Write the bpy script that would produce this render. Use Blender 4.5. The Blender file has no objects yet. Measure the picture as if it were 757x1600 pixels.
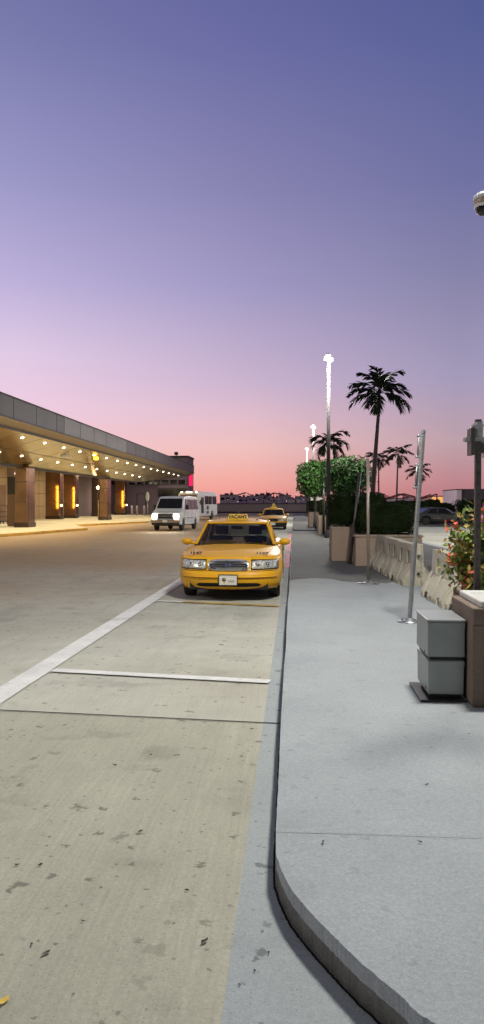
import bpy, bmesh, math, random
from mathutils import Vector, Matrix
R = math.radians
PI = math.pi
random.seed(7)
scene = bpy.context.scene
COL = scene.collection

# ------------------------------------------------------------------ camera
F, W0, H0 = 1200.0, 757.0, 1600.0
EYE = 1.80
YAW, PITCH = math.atan(81.5 / F), math.atan(13 / F)
cam_d = bpy.data.cameras.new('camera')
cam = bpy.data.objects.new('camera', cam_d)
COL.objects.link(cam)
cam_d.sensor_fit = 'VERTICAL'
cam_d.sensor_height = 32
cam_d.lens = 32 * F / H0
cam_d.clip_end = 3000
cam.location = (0, 0, EYE)
cam.rotation_euler = (R(90) - PITCH, 0, YAW)
scene.camera = cam
CM = cam.rotation_euler.to_matrix()


def G(px, py, z=0.0):
    """point at height z seen at that place of the photograph"""
    d = CM @ Vector(((px - W0 / 2) / F, -(py - H0 / 2) / F, -1))
    t = (z - EYE) / d.z
    return Vector((d.x * t, d.y * t, z))


def AT(px, py, Y):
    d = CM @ Vector(((px - W0 / 2) / F, -(py - H0 / 2) / F, -1))
    t = Y / d.y
    return Vector((d.x * t, Y, EYE + d.z * t))


SW = 0.16   # pavement height


# ------------------------------------------------------------------ colours / materials
def lin(c):
    c /= 255
    return c / 12.92 if c <= .04045 else ((c + .055) / 1.055) ** 2.4


def S(r, g, b):
    return (lin(r), lin(g), lin(b), 1)


def new_mat(name):
    m = bpy.data.materials.new(name)
    m.use_nodes = True
    nt = m.node_tree
    return m, nt, nt.nodes['Principled BSDF']


def nd(nt, t, **kw):
    n = nt.nodes.new(t)
    for k, v in kw.items():
        if k in n.inputs:
            n.inputs[k].default_value = v
        else:
            setattr(n, k, v)
    return n


def mix(nt, fac, a, b, mode='MIX'):
    n = nt.nodes.new('ShaderNodeMix')
    n.data_type = 'RGBA'
    n.blend_type = mode
    for i, v in ((0, fac), (6, a), (7, b)):
        if isinstance(v, (int, float)):
            n.inputs[i].default_value = v
        elif isinstance(v, (tuple, list)):
            n.inputs[i].default_value = v if len(v) == 4 else (*v, 1)
        else:
            nt.links.new(v, n.inputs[i])
    return n.outputs[2]


def ramp(nt, src, stops, interp='LINEAR'):
    n = nt.nodes.new('ShaderNodeValToRGB')
    n.color_ramp.interpolation = interp
    cr = n.color_ramp
    while len(cr.elements) < len(stops):
        cr.elements.new(.5)
    for e, (p, c) in zip(cr.elements, stops):
        e.position = p
        e.color = c if isinstance(c, tuple) else (c, c, c, 1)
    nt.links.new(src, n.inputs[0])
    return n.outputs[0]


def noise(nt, vec, scale, detail=4, rough=.5, scl=None):
    if scl:
        mp = nt.nodes.new('ShaderNodeMapping')
        mp.inputs['Scale'].default_value = scl
        nt.links.new(vec, mp.inputs[0])
        vec = mp.outputs[0]
    n = nt.nodes.new('ShaderNodeTexNoise')
    n.inputs['Scale'].default_value = scale
    n.inputs['Detail'].default_value = detail
    n.inputs['Roughness'].default_value = rough
    nt.links.new(vec, n.inputs['Vector'])
    return n.outputs[0]


def mul(nt, a, k):
    n = nd(nt, 'ShaderNodeMath', operation='MULTIPLY')
    nt.links.new(a, n.inputs[0])
    n.inputs[1].default_value = k
    return n.outputs[0]


def M(name, col, rough=.6, metal=0.0, var=.12, scale=4.0, bump=0.0, bscale=60.0, coat=0.0, spec=.5, aniso=None):
    m, nt, b = new_mat(name)
    b.inputs['Roughness'].default_value = rough
    b.inputs['Metallic'].default_value = metal
    b.inputs['Coat Weight'].default_value = coat
    b.inputs['Coat Roughness'].default_value = .04
    b.inputs['Specular IOR Level'].default_value = spec
    tc = nd(nt, 'ShaderNodeTexCoord')
    v = tc.outputs['Object']
    c = col[:3]
    if var > 0:
        n = noise(nt, v, scale, 6, .6, aniso)
        lo = tuple(x * (1 - var) for x in c) + (1,)
        hi = tuple(min(1, x * (1 + var)) for x in c) + (1,)
        nt.links.new(ramp(nt, n, [(.3, lo), (.7, hi)]), b.inputs['Base Color'])
        r = nd(nt, 'ShaderNodeMapRange')
        r.inputs['To Min'].default_value = max(0, rough - .08)
        r.inputs['To Max'].default_value = min(1, rough + .1)
        nt.links.new(n, r.inputs[0])
        nt.links.new(r.outputs[0], b.inputs['Roughness'])
    else:
        b.inputs['Base Color'].default_value = (*c, 1)
    if bump > 0:
        bp = nd(nt, 'ShaderNodeBump')
        bp.inputs['Strength'].default_value = bump
        bp.inputs['Distance'].default_value = .01
        nt.links.new(noise(nt, v, bscale, 5), bp.inputs['Height'])
        nt.links.new(bp.outputs[0], b.inputs['Normal'])
    return m


def E(name, col, strength):
    m, nt, b = new_mat(name)
    b.inputs['Base Color'].default_value = (*col[:3], 1)
    b.inputs['Emission Color'].default_value = (*col[:3], 1)
    b.inputs['Emission Strength'].default_value = strength
    return m


def concrete(name, base, stain=.5, spots=.5, fine=.12, brushed=0.0, rough=.85, blot=.15, tint=None, big=.45, warm=None, wear=None, tyre=0.0):
    """worn concrete: broad blotches, oily patches, small dark drops, grain"""
    m, nt, b = new_mat(name)
    tc = nd(nt, 'ShaderNodeTexCoord')
    v = tc.outputs['Object']
    c = base[:3]
    k = lambda f: tuple(min(1, x * f) for x in c) + (1,)
    col = ramp(nt, noise(nt, v, big, 6, .62), [(.3, k(1 - blot)), (.7, k(1 + blot))])
    if tint:
        t = ramp(nt, noise(nt, v, .23, 4, .6), [(.42, 0.0), (.64, 1.0)])
        col = mix(nt, t, col, (*tint[:3], 1))
    if warm:   # warm light painted in as a brown tint farther up the carriageway
        spx = nd(nt, 'ShaderNodeSeparateXYZ')
        nt.links.new(v, spx.inputs[0])
        wob = nd(nt, 'ShaderNodeMath', operation='MULTIPLY_ADD')
        nt.links.new(noise(nt, v, .25, 5), wob.inputs[0])
        wob.inputs[1].default_value = 14
        nt.links.new(spx.outputs['Y'], wob.inputs[2])
        xf = nd(nt, 'ShaderNodeMapRange')
        nt.links.new(spx.outputs['X'], xf.inputs[0])
        xf.inputs['From Min'].default_value = -1.0
        xf.inputs['From Max'].default_value = -4.0
        wm = mix(nt, 1.0, ramp(nt, mul(nt, wob.outputs[0], .01), [(.19, 0.0), (.30, .85)]), xf.outputs[0], 'MULTIPLY')
        col = mix(nt, wm, col, (*warm[:3], 1))
    if brushed:
        bn = noise(nt, v, 60, 3, .6, (1, .03, 1))
        col = mix(nt, 1.0, col, ramp(nt, bn, [(.25, 1 - brushed), (.75, 1 + brushed)]), 'MULTIPLY')
    g = noise(nt, v, 260, 3, .8)
    g2 = noise(nt, v, 45, 4, .8)
    col = mix(nt, 1.0, col, ramp(nt, g, [(.3, 1 - fine), (.7, 1 + fine)]), 'MULTIPLY')
    col = mix(nt, 1.0, col, ramp(nt, g2, [(.3, 1 - fine * .7), (.7, 1 + fine * .7)]), 'MULTIPLY')
    if stain:
        warp = noise(nt, v, 1.5, 6, .62)
        msk = ramp(nt, warp, [(.54, 0.0), (.60, stain * .5), (.70, stain)])
        fade = ramp(nt, noise(nt, v, .5, 2), [(.42, 0.0), (.55, 1.0)])
        mk = mix(nt, 1.0, msk, fade, 'MULTIPLY')
        col = mix(nt, mk, col, tuple(x * .40 for x in c) + (1,))
    if spots:
        for sc, th, pr, seed in ((2.6, .10, .78, 0), (6, .14, .76, 1), (15, .15, .84, 2), (60, .20, .86, 3)):
            wv = nt.nodes.new('ShaderNodeVectorMath')
            wv.operation = 'ADD'
            nn = nt.nodes.new('ShaderNodeTexNoise')
            nn.inputs['Scale'].default_value = sc * 5.5
            nn.inputs['Detail'].default_value = 3
            nt.links.new(v, nn.inputs['Vector'])
            sc_ = nt.nodes.new('ShaderNodeVectorMath')
            sc_.operation = 'SCALE'
            sc_.inputs['Scale'].default_value = .62 / sc
            nt.links.new(nn.outputs['Color'], sc_.inputs[0])
            nt.links.new(v, wv.inputs[0])
            nt.links.new(sc_.outputs[0], wv.inputs[1])
            vo = nt.nodes.new('ShaderNodeTexVoronoi')
            vo.voronoi_dimensions = '2D'
            vo.inputs['Scale'].default_value = sc
            vo.inputs['Randomness'].default_value = 1.0
            nt.links.new(wv.outputs[0], vo.inputs['Vector'])
            s1 = ramp(nt, vo.outputs['Distance'], [(th * .6, 1.0), (th * 1.15, 0.0)])
            sep = nt.nodes.new('ShaderNodeSeparateColor')
            nt.links.new(vo.outputs['Color'], sep.inputs[0])
            s2 = ramp(nt, sep.outputs[seed % 3], [(pr, 0.0), (pr + .12, 1.0)])
            mk = mix(nt, 1.0, s1, s2, 'MULTIPLY')
            mk = mix(nt, 1.0, mk, (spots, spots, spots), 'MULTIPLY')
            col = mix(nt, mk, col, tuple(x * .3 for x in c) + (1,))
    nt.links.new(col, b.inputs['Base Color'])
    b.inputs['Roughness'].default_value = rough
    b.inputs['Specular IOR Level'].default_value = .3
    if tyre:   # rubber dragged along the bays
        tn = noise(nt, v, 1.0, 4, .6, (1.3, .05, 1))
        tm = mix(nt, 1.0, ramp(nt, tn, [(.50, 0.0), (.64, tyre)]), ramp(nt, noise(nt, v, .3, 3), [(.4, .2), (.6, 1.0)]), 'MULTIPLY')
        col = mix(nt, tm, col, tuple(x * .5 for x in c) + (1,))
    if wear:
        wn = noise(nt, v, 9, 8, .75)
        col = mix(nt, ramp(nt, wn, [(.57, 0.0), (.68, .6)]), col, (*wear[:3], 1))
    g3 = noise(nt, v, 110, 2, .9)
    col2 = mix(nt, 1.0, col, ramp(nt, g3, [(.25, 1 - fine), (.75, 1 + fine)]), 'MULTIPLY')
    nt.links.new(col2, b.inputs['Base Color'])
    bp = nd(nt, 'ShaderNodeBump')
    bp.inputs['Strength'].default_value = .35
    bp.inputs['Distance'].default_value = .004
    nt.links.new(g2, bp.inputs['Height'])
    nt.links.new(bp.outputs[0], b.inputs['Normal'])
    return m


# ------------------------------------------------------------------ mesh helpers
def link(o, parent=None):
    COL.objects.link(o)
    if parent:
        o.parent = parent
    return o


def obj(name, bm, mat, parent=None, smooth=False, bevel=0.0, seg=2):
    me = bpy.data.meshes.new(name)
    bmesh.ops.recalc_face_normals(bm, faces=bm.faces)
    bm.to_mesh(me)
    bm.free()
    for m in (mat if isinstance(mat, (list, tuple)) else [mat]):
        me.materials.append(m)
    if smooth:
        for p in me.polygons:
            p.use_smooth = True
    o = bpy.data.objects.new(name, me)
    if bevel:
        b = o.modifiers.new('bevel', 'BEVEL')
        b.width = bevel
        b.segments = seg
        b.limit_method = 'ANGLE'
    return link(o, parent)


def pyobj(name, verts, faces, mat, parent=None, smooth=False, fm=None):
    me = bpy.data.meshes.new(name)
    me.from_pydata([tuple(v) for v in verts], [], faces)
    for m in (mat if isinstance(mat, (list, tuple)) else [mat]):
        me.materials.append(m)
    if smooth:
        for p in me.polygons:
            p.use_smooth = True
    if fm:
        for p, i in zip(me.polygons, fm):
            p.material_index = i
    me.update()
    return link(bpy.data.objects.new(name, me), parent)


def tag(o, label=None, cat=None, group=None, kind=None):
    if label: o['label'] = label
    if cat: o['category'] = cat
    if group: o['group'] = group
    if kind: o['kind'] = kind
    return o


def thing(name, label, cat, loc=(0, 0, 0), rz=0.0, group=None):
    o = bpy.data.objects.new(name, None)
    COL.objects.link(o)
    o.empty_display_size = .2
    o.location = loc
    o.rotation_euler = (0, 0, rz)
    return tag(o, label, cat, group)


def copy_tree(o, parent=None):
    c = o.copy()
    COL.objects.link(c)
    if parent:
        c.parent = parent
    for ch in list(o.children):
        copy_tree(ch, c)
    return c


def box(bm, x0, x1, y0, y1, z0, z1, mi=0, rot=None):
    vs = [bm.verts.new(p) for p in ((x0, y0, z0), (x1, y0, z0), (x1, y1, z0), (x0, y1, z0),
                                    (x0, y0, z1), (x1, y0, z1), (x1, y1, z1), (x0, y1, z1))]
    if rot is not None:
        for v in vs:
            v.co = rot @ v.co
    for f in ((0, 3, 2, 1), (4, 5, 6, 7), (0, 1, 5, 4), (1, 2, 6, 5), (2, 3, 7, 6), (3, 0, 4, 7)):
        bm.faces.new([vs[i] for i in f]).material_index = mi
    return vs


def BM():
    return bmesh.new()


def bx(name, x0, x1, y0, y1, z0, z1, mat, parent=None, bevel=0.0):
    b = BM()
    box(b, x0, x1, y0, y1, z0, z1)
    return obj(name, b, mat, parent, bevel=bevel)


def tube(bm, p0, p1, r0, r1=None, n=10, cap=True, mi=0):
    p0, p1 = Vector(p0), Vector(p1)
    r1 = r0 if r1 is None else r1
    d = (p1 - p0).normalized()
    a = d.orthogonal().normalized()
    b = d.cross(a)
    rings = []
    for p, r in ((p0, r0), (p1, r1)):
        rings.append([bm.verts.new(p + (a * math.cos(2 * PI * i / n) + b * math.sin(2 * PI * i / n)) * r) for i in range(n)])
    for i in range(n):
        f = bm.faces.new([rings[0][i], rings[0][(i + 1) % n], rings[1][(i + 1) % n], rings[1][i]])
        f.smooth = True
        f.material_index = mi
    if cap:
        bm.faces.new(rings[0][::-1]).material_index = mi
        bm.faces.new(rings[1]).material_index = mi
    return rings


def sweep(bm, pts, r, n=10, mi=0, flat=1.0):
    pts = [Vector(p) for p in pts]
    rings = []
    up = None
    for i, p in enumerate(pts):
        d = (pts[min(len(pts) - 1, i + 1)] - pts[max(0, i - 1)]).normalized()
        if up is None:
            up = d.orthogonal().normalized()
        a = (up - d * up.dot(d)).normalized()
        up = a
        b = d.cross(a)
        rr = r(i / (len(pts) - 1)) if callable(r) else r
        rings.append([bm.verts.new(p + (a * math.cos(2 * PI * k / n) + b * math.sin(2 * PI * k / n)) * rr) for k in range(n)])
    for r0, r1 in zip(rings, rings[1:]):
        for k in range(n):
            f = bm.faces.new([r0[k], r0[(k + 1) % n], r1[(k + 1) % n], r1[k]])
            f.smooth = True
            f.material_index = mi
    bm.faces.new(rings[0][::-1]); bm.faces.new(rings[-1])


def lathe(bm, prof, axis='z', n=24, mi=0, c=(0, 0, 0)):
    """prof = [(radius, along)]"""
    rings = []
    for r, h in prof:
        ring = []
        for i in range(n):
            a = 2 * PI * i / n
            u, w = r * math.cos(a), r * math.sin(a)
            p = {'z': (u, w, h), 'x': (h, u, w), 'y': (u, h, w)}[axis]
            ring.append(bm.verts.new((p[0] + c[0], p[1] + c[1], p[2] + c[2])))
        rings.append(ring)
    for a, b in zip(rings, rings[1:]):
        for i in range(n):
            f = bm.faces.new([a[i], a[(i + 1) % n], b[(i + 1) % n], b[i]])
            f.smooth = True
            f.material_index = mi
    for ring, (r, h) in ((rings[0], prof[0]), (rings[-1], prof[-1])):
        if r > 1e-4:
            bm.faces.new(ring).material_index = mi
    return rings


def prism(bm, pts, z0, z1, mi_side=0, mi_top=0):
    lo = [bm.verts.new((p[0], p[1], z0)) for p in pts]
    hi = [bm.verts.new((p[0], p[1], z1)) for p in pts]
    n = len(pts)
    bm.faces.new(hi).material_index = mi_top
    for i in range(n):
        bm.faces.new([lo[i], lo[(i + 1) % n], hi[(i + 1) % n], hi[i]]).material_index = mi_side


def sheet(name, pts, z, mat, kind='structure', parent=None):
    o = pyobj(name, [(p[0], p[1], z) for p in pts], [list(range(len(pts)))], mat, parent)
    if kind: o['kind'] = kind
    return o


def grid_patch(fn, nu, nv):
    """fn(u,v)->point ; returns verts, faces"""
    vs = [fn(i / nu, j / nv) for j in range(nv + 1) for i in range(nu + 1)]
    fs = [[j * (nu + 1) + i, j * (nu + 1) + i + 1, (j + 1) * (nu + 1) + i + 1, (j + 1) * (nu + 1) + i]
          for j in range(nv) for i in range(nu)]
    return vs, fs


def text_obj(name, txt, size, mat, parent, mtx, extrude=.002, bold=0.0):
    cu = bpy.data.curves.new(name, 'FONT')
    cu.body = txt
    cu.size = size
    cu.extrude = extrude
    cu.offset = bold
    cu.align_x = 'CENTER'
    cu.align_y = 'CENTER'
    tmp = bpy.data.objects.new('tmp', cu)
    COL.objects.link(tmp)
    bpy.context.view_layer.update()
    me = bpy.data.meshes.new_from_object(tmp.evaluated_get(bpy.context.evaluated_depsgraph_get()))
    bpy.data.objects.remove(tmp)
    bpy.data.curves.remove(cu)
    me.materials.clear()
    me.materials.append(mat)
    me.transform(mtx)
    o = bpy.data.objects.new(name, me)
    return link(o, parent)


def lamp(name, kind, loc, power, col=(1, 1, 1), size=.2, parent=None, rot=(0, 0, 0), spot=None, blend=.6):
    ld = bpy.data.lights.new(name, kind)
    ld.energy = power
    ld.color = col
    if kind == 'AREA':
        ld.shape = 'DISK'
        ld.size = size
    else:
        ld.shadow_soft_size = size
    if kind == 'SPOT':
        ld.spot_size = spot or R(120)
        ld.spot_blend = blend
    o = bpy.data.objects.new(name, ld)
    o.location = loc
    o.rotation_euler = rot
    return link(o, parent)


# ------------------------------------------------------------------ materials
m_slab = concrete('near_slab', S(158, 157, 142), stain=.6, spots=.75, brushed=.09, blot=.13, big=.6, fine=.13, tyre=.25)
m_road = concrete('road_concrete', S(178, 178, 166), stain=.5, spots=.7, brushed=.07, blot=.15, tint=S(158, 154, 140), warm=S(168, 136, 98), tyre=.35)
m_gutter = concrete('gutter_paint', S(146, 153, 155), stain=.25, spots=.7, fine=.14, blot=.07)
m_side = concrete('pavement_paint', S(147, 153, 156), stain=0.2, spots=.22, fine=.17, blot=.09, big=.9)
m_side_joint = concrete('pavement_joint', S(140, 146, 150), stain=0, spots=0)
m_kerb = concrete('kerb_face', S(106, 106, 102), stain=.6, spots=.3, fine=.25, blot=.35, big=5)
m_term = concrete('terminal_walk', S(190, 182, 160), stain=.3, spots=.2)
m_joint_and_shade = M('dirt_joint_and_shade', (.012, .012, .012), .95, var=.4, scale=30, spec=.05)
m_white = concrete('white_paint', S(212, 212, 210), stain=.5, spots=.4, fine=.12, blot=.10, big=2, wear=S(150, 149, 138))
m_yellowp = concrete('yellow_paint', S(180, 150, 80), wear=S(150, 149, 138), stain=.8, spots=.3, fine=.2, blot=.3, big=3)
m_ykerb = concrete('yellow_kerb', S(190, 150, 70), stain=.5, spots=.3, blot=.2, big=2)
m_pink = concrete('red_faded_paint', S(205, 150, 155), stain=.5, spots=.4, fine=.2, blot=.25, big=2)
m_steel = M('galvanised', S(160, 164, 166), .38, .75, .15, 14, .1)
m_dsteel = M('dark_steel', S(84, 80, 78), .5, .6, .25, 9, .2)
m_pole = M('painted_pole', S(62, 60, 62), .65, .0, .08, 3, spec=.2)
m_black = M('black_plastic', (.012, .012, .013), .45, 0, .2, 12)
m_rubber = M('rubber', (.018, .018, .018), .8, 0, .2, 20)
m_rim = M('rim_metal', S(150, 150, 150), .35, .8, .1, 6)
m_chrome = M('chrome', S(210, 210, 212), .12, 1, .03, 6)
m_trim = M('dark_trim', (.010, .010, .011), .6, spec=.2)
m_taxi = M('taxi_yellow', (.70, .355, .005), .46, 0, .05, 3, coat=.28, spec=.4)
m_vanw = M('van_white', S(214, 216, 214), .35, 0, .04, 2, coat=.5)
m_dark_paint = M('dark_car_paint', (.010, .010, .012), .55, 0, .1, 2, coat=.1)
m_grey_paint = M('silver_car_paint', S(52, 52, 58), .3, .3, .05, 2, coat=.5)
m_seat = M('seat_cloth', (.10, .095, .09), .9, 0, .2, 20)
m_numb = M('black_letter', (.03, .012, .008), .6, 0, 0)
m_bin = M('bin_grey_paint', S(142, 147, 146), .38, .35, .10, 5, .03)
m_planter = concrete('planter_stone', S(118, 104, 92), stain=.5, spots=.3, fine=.15, blot=.15, big=2.2)
m_plantertop = concrete('planter_cap', S(205, 205, 200), stain=.4, spots=.5, fine=.15, blot=.12, big=3)
m_planter2 = concrete('planter_pale', S(158, 140, 126), stain=.2, spots=.15, fine=.08, blot=.08, big=2)
m_barrier = concrete('barrier_concrete', S(190, 184, 166), stain=.6, spots=.4, fine=.1, blot=.16, big=2.2)
m_barrier_d = concrete('barrier_concrete_grimy', S(172, 166, 150), stain=.8, spots=.5, fine=.1, blot=.25, big=2.2)
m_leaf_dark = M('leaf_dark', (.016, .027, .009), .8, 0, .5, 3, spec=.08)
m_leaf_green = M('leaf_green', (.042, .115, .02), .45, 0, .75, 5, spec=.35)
m_leaf_green2 = M('leaf_green_dark', (.024, .066, .015), .55, 0, .6, 3, spec=.2)
m_leaf_palm = M('leaf_palm', (.010, .016, .008), .6, 0, .4, 3, spec=.15)
m_leaf_flow = M('leaf_light', (.12, .18, .03), .5, 0, .5, 5, spec=.25)
m_fl_or = M('petal_orange', (.60, .10, .045), .6, 0, .2, 9)
m_fl_ma = M('petal_magenta', (.50, .03, .42), .6, 0, .2, 9)
m_twig = M('twig', (.05, .035, .025), .9, 0, .3, 20)
m_trunk = M('trunk', (.055, .045, .04), .9, 0, .4, 12, .5, 30)
m_soil = M('soil', (.03, .022, .016), .95, 0, .3, 12)


def glass_mat(name, tint, opac):
    m, nt, b = new_mat(name)
    nt.nodes.remove(b)
    out = nt.nodes['Material Output']
    g = nd(nt, 'ShaderNodeBsdfGlossy', Roughness=.03)
    g.inputs['Color'].default_value = (.9, .9, .9, 1)
    t = nd(nt, 'ShaderNodeBsdfTransparent')
    t.inputs['Color'].default_value = (*tint, 1)
    fr = nd(nt, 'ShaderNodeFresnel', IOR=1.5)
    mr = nd(nt, 'ShaderNodeMath', operation='ADD')
    mr.inputs[1].default_value = opac
    nt.links.new(fr.outputs[0], mr.inputs[0])
    mx = nd(nt, 'ShaderNodeMixShader')
    nt.links.new(mr.outputs[0], mx.inputs[0])
    nt.links.new(t.outputs[0], mx.inputs[1])
    nt.links.new(g.outputs[0], mx.inputs[2])
    nt.links.new(mx.outputs[0], out.inputs[0])
    return m


m_glass = glass_mat('car_glass', (.38, .42, .40), .02)
m_glassd = glass_mat('tinted_glass', (.12, .13, .14), .03)
m_lens = M('lamp_lens', S(196, 196, 188), .25, .3, .55, 22, coat=.6)
m_wlens = E('lit_headlight', (1, .95, .82), 60)

# ------------------------------------------------------------------ world: dusk sky
w = bpy.data.worlds.new('World')
scene.world = w
w.use_nodes = True
nt = w.node_tree
bg = nt.nodes['Background']
tc = nd(nt, 'ShaderNodeTexCoord')
sp = nd(nt, 'ShaderNodeSeparateXYZ')
nt.links.new(tc.outputs['Generated'], sp.inputs[0])
LEFT = [(0, S(248, 165, 150)), (.028, S(250, 180, 168)), (.072, S(246, 200, 205)), (.12, S(240, 206, 225)), (.186, S(224, 202, 229)), (.27, S(189, 177, 218)),
        (.376, S(156, 153, 200)), (.50, S(125, 127, 176)), (.60, S(106, 108, 160)), (.78, S(74, 78, 114)), (1, S(60, 62, 82))]
MID = [(0, S(236, 145, 138)), (.028, S(243, 170, 160)), (.072, S(240, 192, 189)), (.11, S(226, 189, 202)), (.154, S(203, 180, 206)), (.27, S(161, 154, 196)),
       (.376, S(137, 133, 178)), (.51, S(107, 109, 164)), (.60, S(92, 96, 152)), (.78, S(70, 74, 112)), (1, S(60, 62, 82))]
RIGHT = [(0, S(178, 115, 118)), (.028, S(190, 135, 142)), (.078, S(190, 161, 170)), (.154, S(165, 155, 186)), (.27, S(136, 133, 170)), (.376, S(112, 114, 162)),
         (.51, S(88, 97, 151)), (.60, S(78, 86, 142)), (.78, S(64, 68, 108)), (1, S(60, 62, 82))]
cols = [ramp(nt, sp.outputs['Z'], q_) for q_ in (LEFT, MID, RIGHT)]
skyc = cols[0]
for c_, f0, f1 in ((cols[1], -.34, -.06), (cols[2], -.06, .20)):
    mr = nd(nt, 'ShaderNodeMapRange')
    mr.inputs['From Min'].default_value = f0
    mr.inputs['From Max'].default_value = f1
    nt.links.new(sp.outputs['X'], mr.inputs[0])
    skyc = mix(nt, mr.outputs[0], skyc, c_)
# the sky opposite the sunset, behind the camera, is already dull and nearly colourless
back = nd(nt, 'ShaderNodeMapRange', interpolation_type='SMOOTHSTEP')
nt.links.new(sp.outputs['Y'], back.inputs[0])
back.inputs['From Min'].default_value = .25
back.inputs['From Max'].default_value = -.35
skyc = mix(nt, back.outputs[0], skyc, S(92, 90, 98))
nt.links.new(skyc, bg.inputs[0])
bg.inputs[1].default_value = 1.0

scene.view_settings.view_transform = 'Standard'
scene.view_settings.look = 'None'
scene.view_settings.exposure = 0
scene.view_settings.gamma = 1

# ------------------------------------------------------------------ ground
sheet('road', [(-500, -20), (500, -20), (500, 900), (-500, 900)], 0, m_road)
jl, jr = G(0, 1111), G(435, 1132)
dx = (jr - jl) / (jr.x - jl.x)
Lp = jl + dx * (-12 - jl.x)
Rp = jl + dx * (-.25 - jl.x)
sheet('road_slab', [(-12, -6), (-.25, -6), (Rp.x, Rp.y), (Lp.x, Lp.y)], .004, m_slab)
R2 = jl + dx * (-.11 - jl.x)
o = sheet('road_joint', [(Lp.x, Lp.y - .012), (R2.x, R2.y - .012), (R2.x, R2.y + .012), (Lp.x, Lp.y + .012)], .010, m_joint_and_shade)


def catmull(pts, n=8):
    out = []
    P = [pts[0]] + pts + [pts[-1]]
    for i in range(1, len(P) - 2):
        for j in range(n):
            t = j / n
            a, b, c, d = P[i - 1], P[i], P[i + 1], P[i + 2]
            out.append(tuple(.5 * ((2 * b[k]) + (-a[k] + c[k]) * t + (2 * a[k] - 5 * b[k] + 4 * c[k] - d[k]) * t * t
                                   + (-a[k] + 3 * b[k] - 3 * c[k] + d[k]) * t ** 3) for k in range(2)))
    out.append(pts[-1])
    return out


p = [G(x, y, SW) for x, y in ((431, 1318), (437, 1350), (455, 1388), (488, 1428), (525, 1466), (563, 1503), (622, 1552), (683, 1600))]
edge = [(-.095, 5.2), (-.092, 4.4)] + [(q.x, q.y) for q in p] + [(.8, 2.22), (1.5, 2.05), (2.6, 1.98), (4.6, 1.95)]
nose = catmull(edge, 14)
rk = random.Random(3)
nose = [(x + rk.uniform(-.0022, .0022), y + rk.uniform(-.0022, .0022)) for x, y in nose]
line = [(-.10 + .004 * math.sin(y * .9) + .003 * math.sin(y * 2.3), y) for y in [y * .6 + 6 for y in range(100)]][::-1]
outline = [(-.10, 130.0)] + line + nose + [(5.2, 2.3), (5.55, 3.0), (5.6, 4.0), (5.6, 130)]
b = BM()
prism(b, outline, -.02, SW)
sw = obj('pavement', b, m_side)
sw['kind'] = 'structure'


def ribbon(name, path, off, z0, z1, mat, kind='structure', flat=None):
    """vertical skin along a path, or a flat strip between two offsets"""
    vs, fs = [], []
    n = len(path)
    for i, (x, y) in enumerate(path):
        a = Vector(path[max(0, i - 1)])
        c = Vector(path[min(n - 1, i + 1)])
        d = (c - a).normalized()
        nn = Vector((d.y, -d.x))   # outward when walking towards the camera
        if flat:
            vs += [(x + nn.x * flat[0], y + nn.y * flat[0], z0), (x + nn.x * flat[1], y + nn.y * flat[1], z0)]
        else:
            vs += [(x, y, z0), (x + nn.x * off, y + nn.y * off, z0), (x + nn.x * (off - .006), y + nn.y * (off - .006), z1 - .01), (x, y, z1)]
    k = 2 if flat else 4
    for i in range(n - 1):
        for j in range(k - 1):
            fs.append([i * k + j, i * k + j + 1, (i + 1) * k + j + 1, (i + 1) * k + j])
    o = pyobj(name, vs, fs, mat, smooth=not flat)
    o['kind'] = kind
    return o


kp = [(-.10, 60.0)] + [q for q in line if q[1] < 60] + nose
ribbon('kerb', kp, .004, -.01, SW - .002, m_kerb)
# the open, dirt filled joint between gutter and kerb
ribbon('gutter_joint', kp, 0, .0125, 0, m_joint_and_shade, flat=(.0, .0135))
sheet('gutter', [(-.25, -6), (8, -6), (8, 1.7), (5.9, 3.0), (-.06, 3.6), (-.06, 50), (-.25, 50)], .007, m_gutter)
# red painted stretch of the gutter beyond the taxi
for y0, y1 in ((21.5, 27.5), (29, 36), (38, 47)):
    sheet('painted_kerb_zone', [(-.30, y0), (-.105, y0), (-.105, y1), (-.30, y1)], .011, m_pink)

# painted lines
l0, l1 = G(0, 1088), G(285, 907)
d = (l1 - l0).normalized()
A, Bp = l0 - d * 7, l1 + d * 30
nn = Vector((d.y, -d.x, 0)) * .128
sheet('lane_line', [A - nn, A + nn, Bp + nn, Bp - nn], .012, m_white)


def bar(name, q0, q1, th, z, mat, ext=0):
    d = (q1 - q0).normalized()
    n_ = Vector((-d.y, d.x, 0)) * th / 2
    return sheet(name, [q0 - n_, q1 - n_, q1 + n_, q0 + n_], z, mat)


bar('bay_line', G(84, 1049), G(422, 1067), .155, .016, m_white)
bar('bay_line', G(236, 939.5), G(286, 941.5), .16, .016, m_white)
bar('bay_line', G(286.2, 941.5), G(437, 948), .16, .014, m_yellowp)
bar('bay_line', Vector((-2.5, 27, 0)), Vector((-.3, 26.6, 0)), .16, .014, m_yellowp)
# faint pavement joints
for y in (3.82, 9.6, 15.4, 21.2, 27, 33, 39, 45):
    sheet('pavement_joint', [(-.09, y), (5.58, y - .03), (5.58, y - .025), (-.09, y + .005)], SW + .0075,
          m_side_joint)
m_oldpav = concrete('bare_pavement', S(92, 92, 90), stain=.6, spots=.4, fine=.12, blot=.2, big=.5)
rk = random.Random(5)
front = [(-.085 + .18 * k, 16.4 + .5 * math.sin(k * .5) + rk.uniform(-.12, .12)) for k in range(31)]
sheet('bare_pavement', front + [(5.5, 124), (-.085, 124)], SW + .0035, m_oldpav)
# hedge shadow across the far pavement, painted as a dark strip
sheet('hedge_shadow_strip', [(-.08, 46), (3.2, 46), (3.2, 48.2), (-.08, 48.2)], SW + .011, m_joint_and_shade)

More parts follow.
